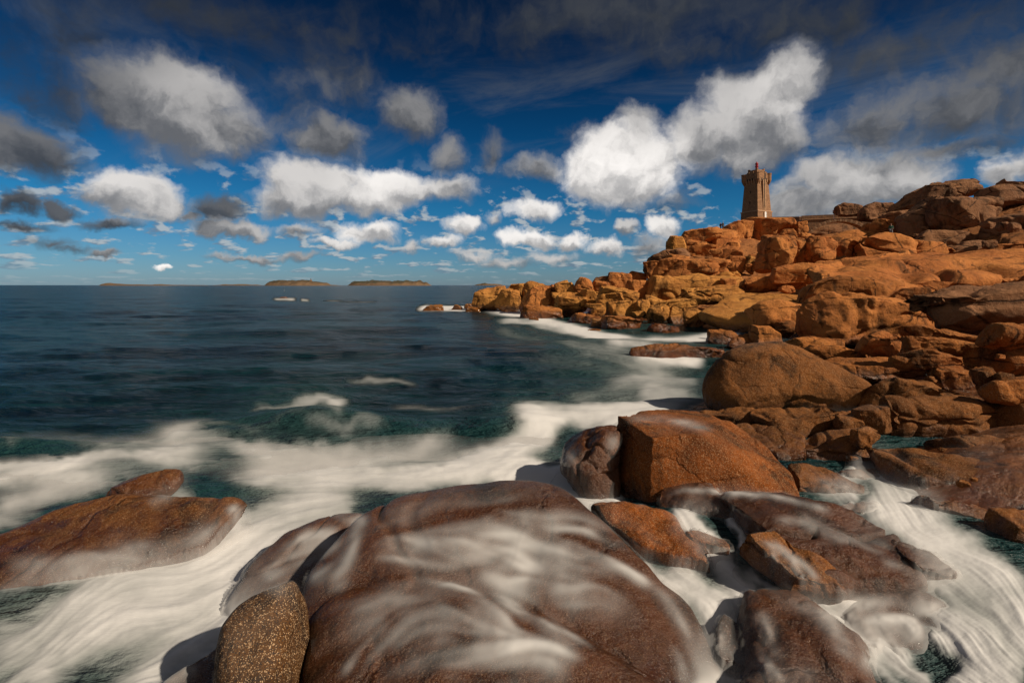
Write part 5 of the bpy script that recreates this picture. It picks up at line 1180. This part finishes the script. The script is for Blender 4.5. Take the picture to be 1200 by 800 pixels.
lum = t.m('MULTIPLY', lit, bri)
ccol = t.mix(t.step(lum, .12, .9), (.10,.12,.16), (1., .95, .90))
ccol = t.mix(1, ccol, t.comb(*( [t.m('MULTIPLY', t.m('POWER', t.m('MAXIMUM', lum, .01), 1.15), 9.6)]*3)), 'MULTIPLY')
ccol = t.mix(1, ccol, t.mix(1, (.34,.38,.44), t.comb(*([t.m('ADD', .4, bri)]*3)), 'MULTIPLY'), 'ADD')
# thin ragged layer everywhere, thicker overhead, and rows of small clouds near the horizon
pl = t.v('SCALE', t.comb(d[0], d[1], 0), t.m('DIVIDE', 1, t.m('ADD', t.m('MAXIMUM', d[2], 0), .09)))
rot = t.new('ShaderNodeVectorRotate', rotation_type='Z_AXIS'); t.put(rot.inputs['Vector'], pl); rot.inputs['Angle'].default_value = .6
thin = t.noise(t.v('MULTIPLY', rot.outputs[0], (.9, 2.0, 1)), 1.0, 8, .62, .5)
tm = t.m('MULTIPLY', t.step(thin, .44, .80), t.step(el, .14, .42, .0, .62))
pl2 = t.comb(t.m('MULTIPLY', az, 19), t.m('MULTIPLY', t.m('LOGARITHM', t.m('ADD', t.m('MAXIMUM', el, 0), .04), 2.718), 6.5), 0)
sm = t.noise(pl2, 1, 6, .55, .1); sm2 = t.noise(t.v('ADD', pl2, (.18, .30, 0)), 1, 3, .55, .1)
low = t.m('MULTIPLY', t.step(sm, .53, .66), t.m('MULTIPLY', t.step(el, .26, .12), t.step(el, .0, .05, .15, .8)))
lowl = t.step(t.m('SUBTRACT', sm, sm2), -.08, .12)
col = t.mix(low, blue, t.mix(lowl, (1.5,2.0,2.7), (4.6,4.9,5.0)))
# the thin layer turns darker higher up
col = t.mix(tm, col, t.mix(t.step(el, .1, .5), (2.2,2.5,2.9), (.42,.50,.66)))
col = t.mix(t.m('MULTIPLY', mask, .97), col, ccol)
# added fill: unseen sky behind the camera is brightened to lift the shadows
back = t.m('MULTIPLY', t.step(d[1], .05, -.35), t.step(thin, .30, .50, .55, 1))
col = t.mix(back, col, BACK_FILL)
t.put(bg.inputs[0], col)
w.cycles.sampling_method = 'NONE'; w.cycles.sample_map_resolution = 512

cam = bpy.data.cameras.new('camera'); co = bpy.data.objects.new('camera', cam); COL.objects.link(co)
co.location = (0, 0, H); co.rotation_euler = (math.pi/2, 0, 0)
cam.sensor_width = 36; cam.lens = 36*F/1200; cam.shift_y = -(400-HZ)/1200.0; cam.clip_end = 30000; cam.clip_start = .05
S.camera = co
vs_ = S.view_settings; vs_.view_transform = 'Standard'; vs_.look = 'None'; vs_.exposure = 0; vs_.gamma = 1; vs_.use_curve_mapping = False
S.render.engine = 'CYCLES'; S.cycles.transparent_max_bounces = 12; S.cycles.max_bounces = 5
